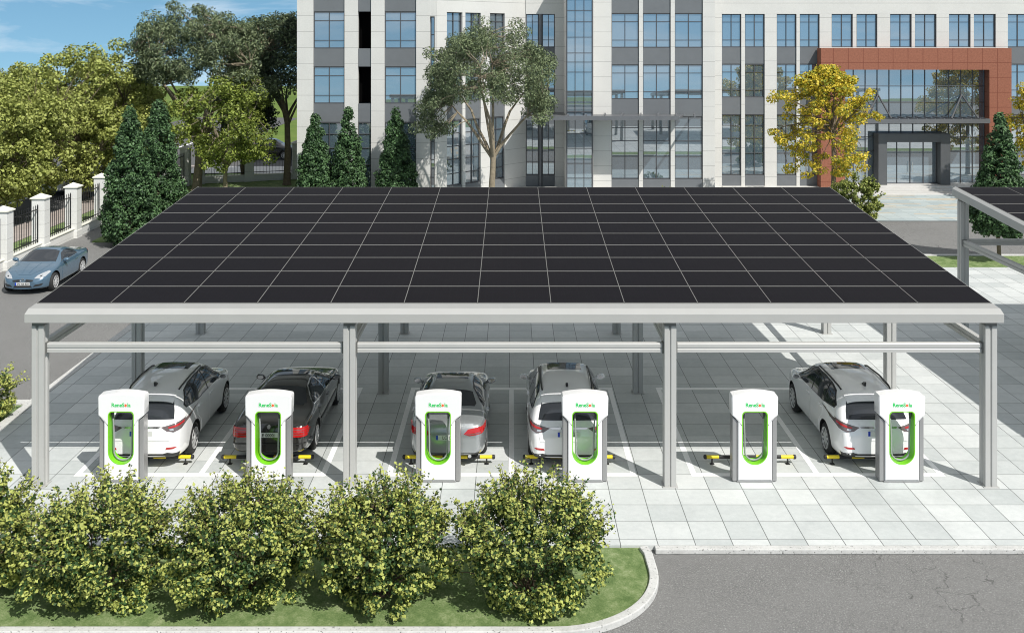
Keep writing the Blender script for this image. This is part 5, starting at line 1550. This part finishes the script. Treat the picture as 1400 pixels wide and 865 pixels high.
# --- shrubs
def shrub(label, loc, h, r, seed, group, n_cl, per, ls, mats, light, sprays=40, name='shrub'):
    root = thing(name, label, 'shrub', loc, 0, group)
    rng = np.random.default_rng(seed); cl = []; ph = rng.random(4) * 6.28
    for k in range(n_cl):
        t = 0.03 + 0.92 * rng.random() ** 0.9; a = rng.random() * 6.283
        R_ = math.sqrt(max(0.02, 1 - ((t - 0.42) / 0.60) ** 2)) if t > 0.42 else 0.60 + 0.40 * math.sin(math.pi / 2 * t / 0.42)
        kf = 1 + 0.10 * math.sin(3 * a + ph[0] + 3 * t) + 0.10 * math.sin(5 * a + ph[1] + 7 * t) + 0.06 * math.sin(9 * a + ph[2] - 11 * t)
        f = (0.45 + 0.54 * rng.random() ** 0.5) * kf * R_
        cl.append(((math.cos(a) * r * f, math.sin(a) * r * f * 0.92, h * t * (0.93 + 0.09 * math.sin(2 * a + ph[3]))), 0.115 * r + 0.07 * rng.random()))
    mb = MB()
    for k in range(22):
        c = np.array(cl[rng.integers(len(cl))][0]) * 0.92; a = rng.random() * 6.28
        limb(mb, (0.12 * math.cos(a), 0.12 * math.sin(a), -0.03), c, 0.020, 0.006, rng, sag=0.08, n=6, side=5, wob=0.12)
    C, N = clump_points(cl, per, rng, 0.85, 0.35)
    out = []; outn = []
    for k in range(sprays):
        d = rng.normal(size=3); d /= np.linalg.norm(d); d[2] = abs(d[2]) * 1.0 + 0.05
        p0 = np.array([d[0] * r * 0.80, d[1] * r * 0.75, h * 0.48 + d[2] * h * 0.42]); ln = (0.28 + 0.34 * rng.random()) * min(1.0, h / 1.6)
        q = d * np.array([1, 1, 1.2]) + rng.normal(size=3) * 0.25; q[2] += 0.35; q /= np.linalg.norm(q)
        mb.tube([tuple(p0 - q * 0.15), tuple(p0 + q * ln * 0.6), tuple(p0 + q * ln)], [0.006, 0.005, 0.003], 4)
        m_ = int(24 * ln / 0.36)
        for j in range(m_):
            t = (j + rng.random()) / m_; out.append(p0 + q * ln * t + rng.normal(size=3) * 0.035); outn.append(q * 0.5 + np.array([0, 0, 0.8]))
    C = np.concatenate([C, np.array(out)]); N = np.concatenate([N, np.array(outn)])
    mb.build('stem', M['twig'], root, smooth=60, world=False)
    keep = C[:, 2] > 0.03; C = C[keep]; N = N[keep]
    V, F = leaf_cards(C, N, ls, rng, 0.1, 0.72)
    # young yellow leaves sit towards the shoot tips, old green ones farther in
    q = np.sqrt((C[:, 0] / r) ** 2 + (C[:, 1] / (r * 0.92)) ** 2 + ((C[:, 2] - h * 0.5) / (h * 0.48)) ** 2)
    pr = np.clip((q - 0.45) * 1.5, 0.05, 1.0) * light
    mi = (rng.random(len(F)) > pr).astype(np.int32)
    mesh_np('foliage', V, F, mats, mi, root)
    return root
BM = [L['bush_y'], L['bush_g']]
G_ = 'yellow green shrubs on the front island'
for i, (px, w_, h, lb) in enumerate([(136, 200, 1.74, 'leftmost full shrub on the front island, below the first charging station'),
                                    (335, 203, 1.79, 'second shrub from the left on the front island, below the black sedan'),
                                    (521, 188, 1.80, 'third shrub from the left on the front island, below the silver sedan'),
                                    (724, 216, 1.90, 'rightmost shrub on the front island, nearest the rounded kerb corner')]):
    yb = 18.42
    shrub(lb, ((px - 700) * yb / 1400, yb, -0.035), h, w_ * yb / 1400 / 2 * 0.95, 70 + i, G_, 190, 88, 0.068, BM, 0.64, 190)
shrub('shrub cut off by the left edge on the front island', ((-42 - 700) * 18.6 / 1400, 18.6, -0.035), 1.9, 1.12, 75, G_, 165, 88, 0.072, BM, 0.70, 150)
shrub('small shrub on the corner lawn at the left edge beside the carport column', (-13.78, 26.65, -0.02), 1.5, 0.74, 76, None, 90, 70, 0.066, BM, 0.84, 30)
shrub('round yellow green shrub showing past the rear right corner of the carport', (19.0, 56.4, -0.06), 2.3, 1.35, 77, None, 140, 70, 0.11, [L['ygreen_l'], L['maple_d']], 0.62, 40)
shrub('small yellow shrub at the foot of the umbrella tree', (-0.35, 61.6, -0.03), 0.75, 0.75, 78, None, 26, 50, 0.10, [L['gin_d'], L['maple_d']], 0.75, 22)
shrub('small yellow shrub before the centre windows under the long awning', (9.6, 63.3, -0.03), 0.62, 0.7, 79, None, 24, 50, 0.10, [L['gin_d'], L['maple_d']], 0.75, 20)
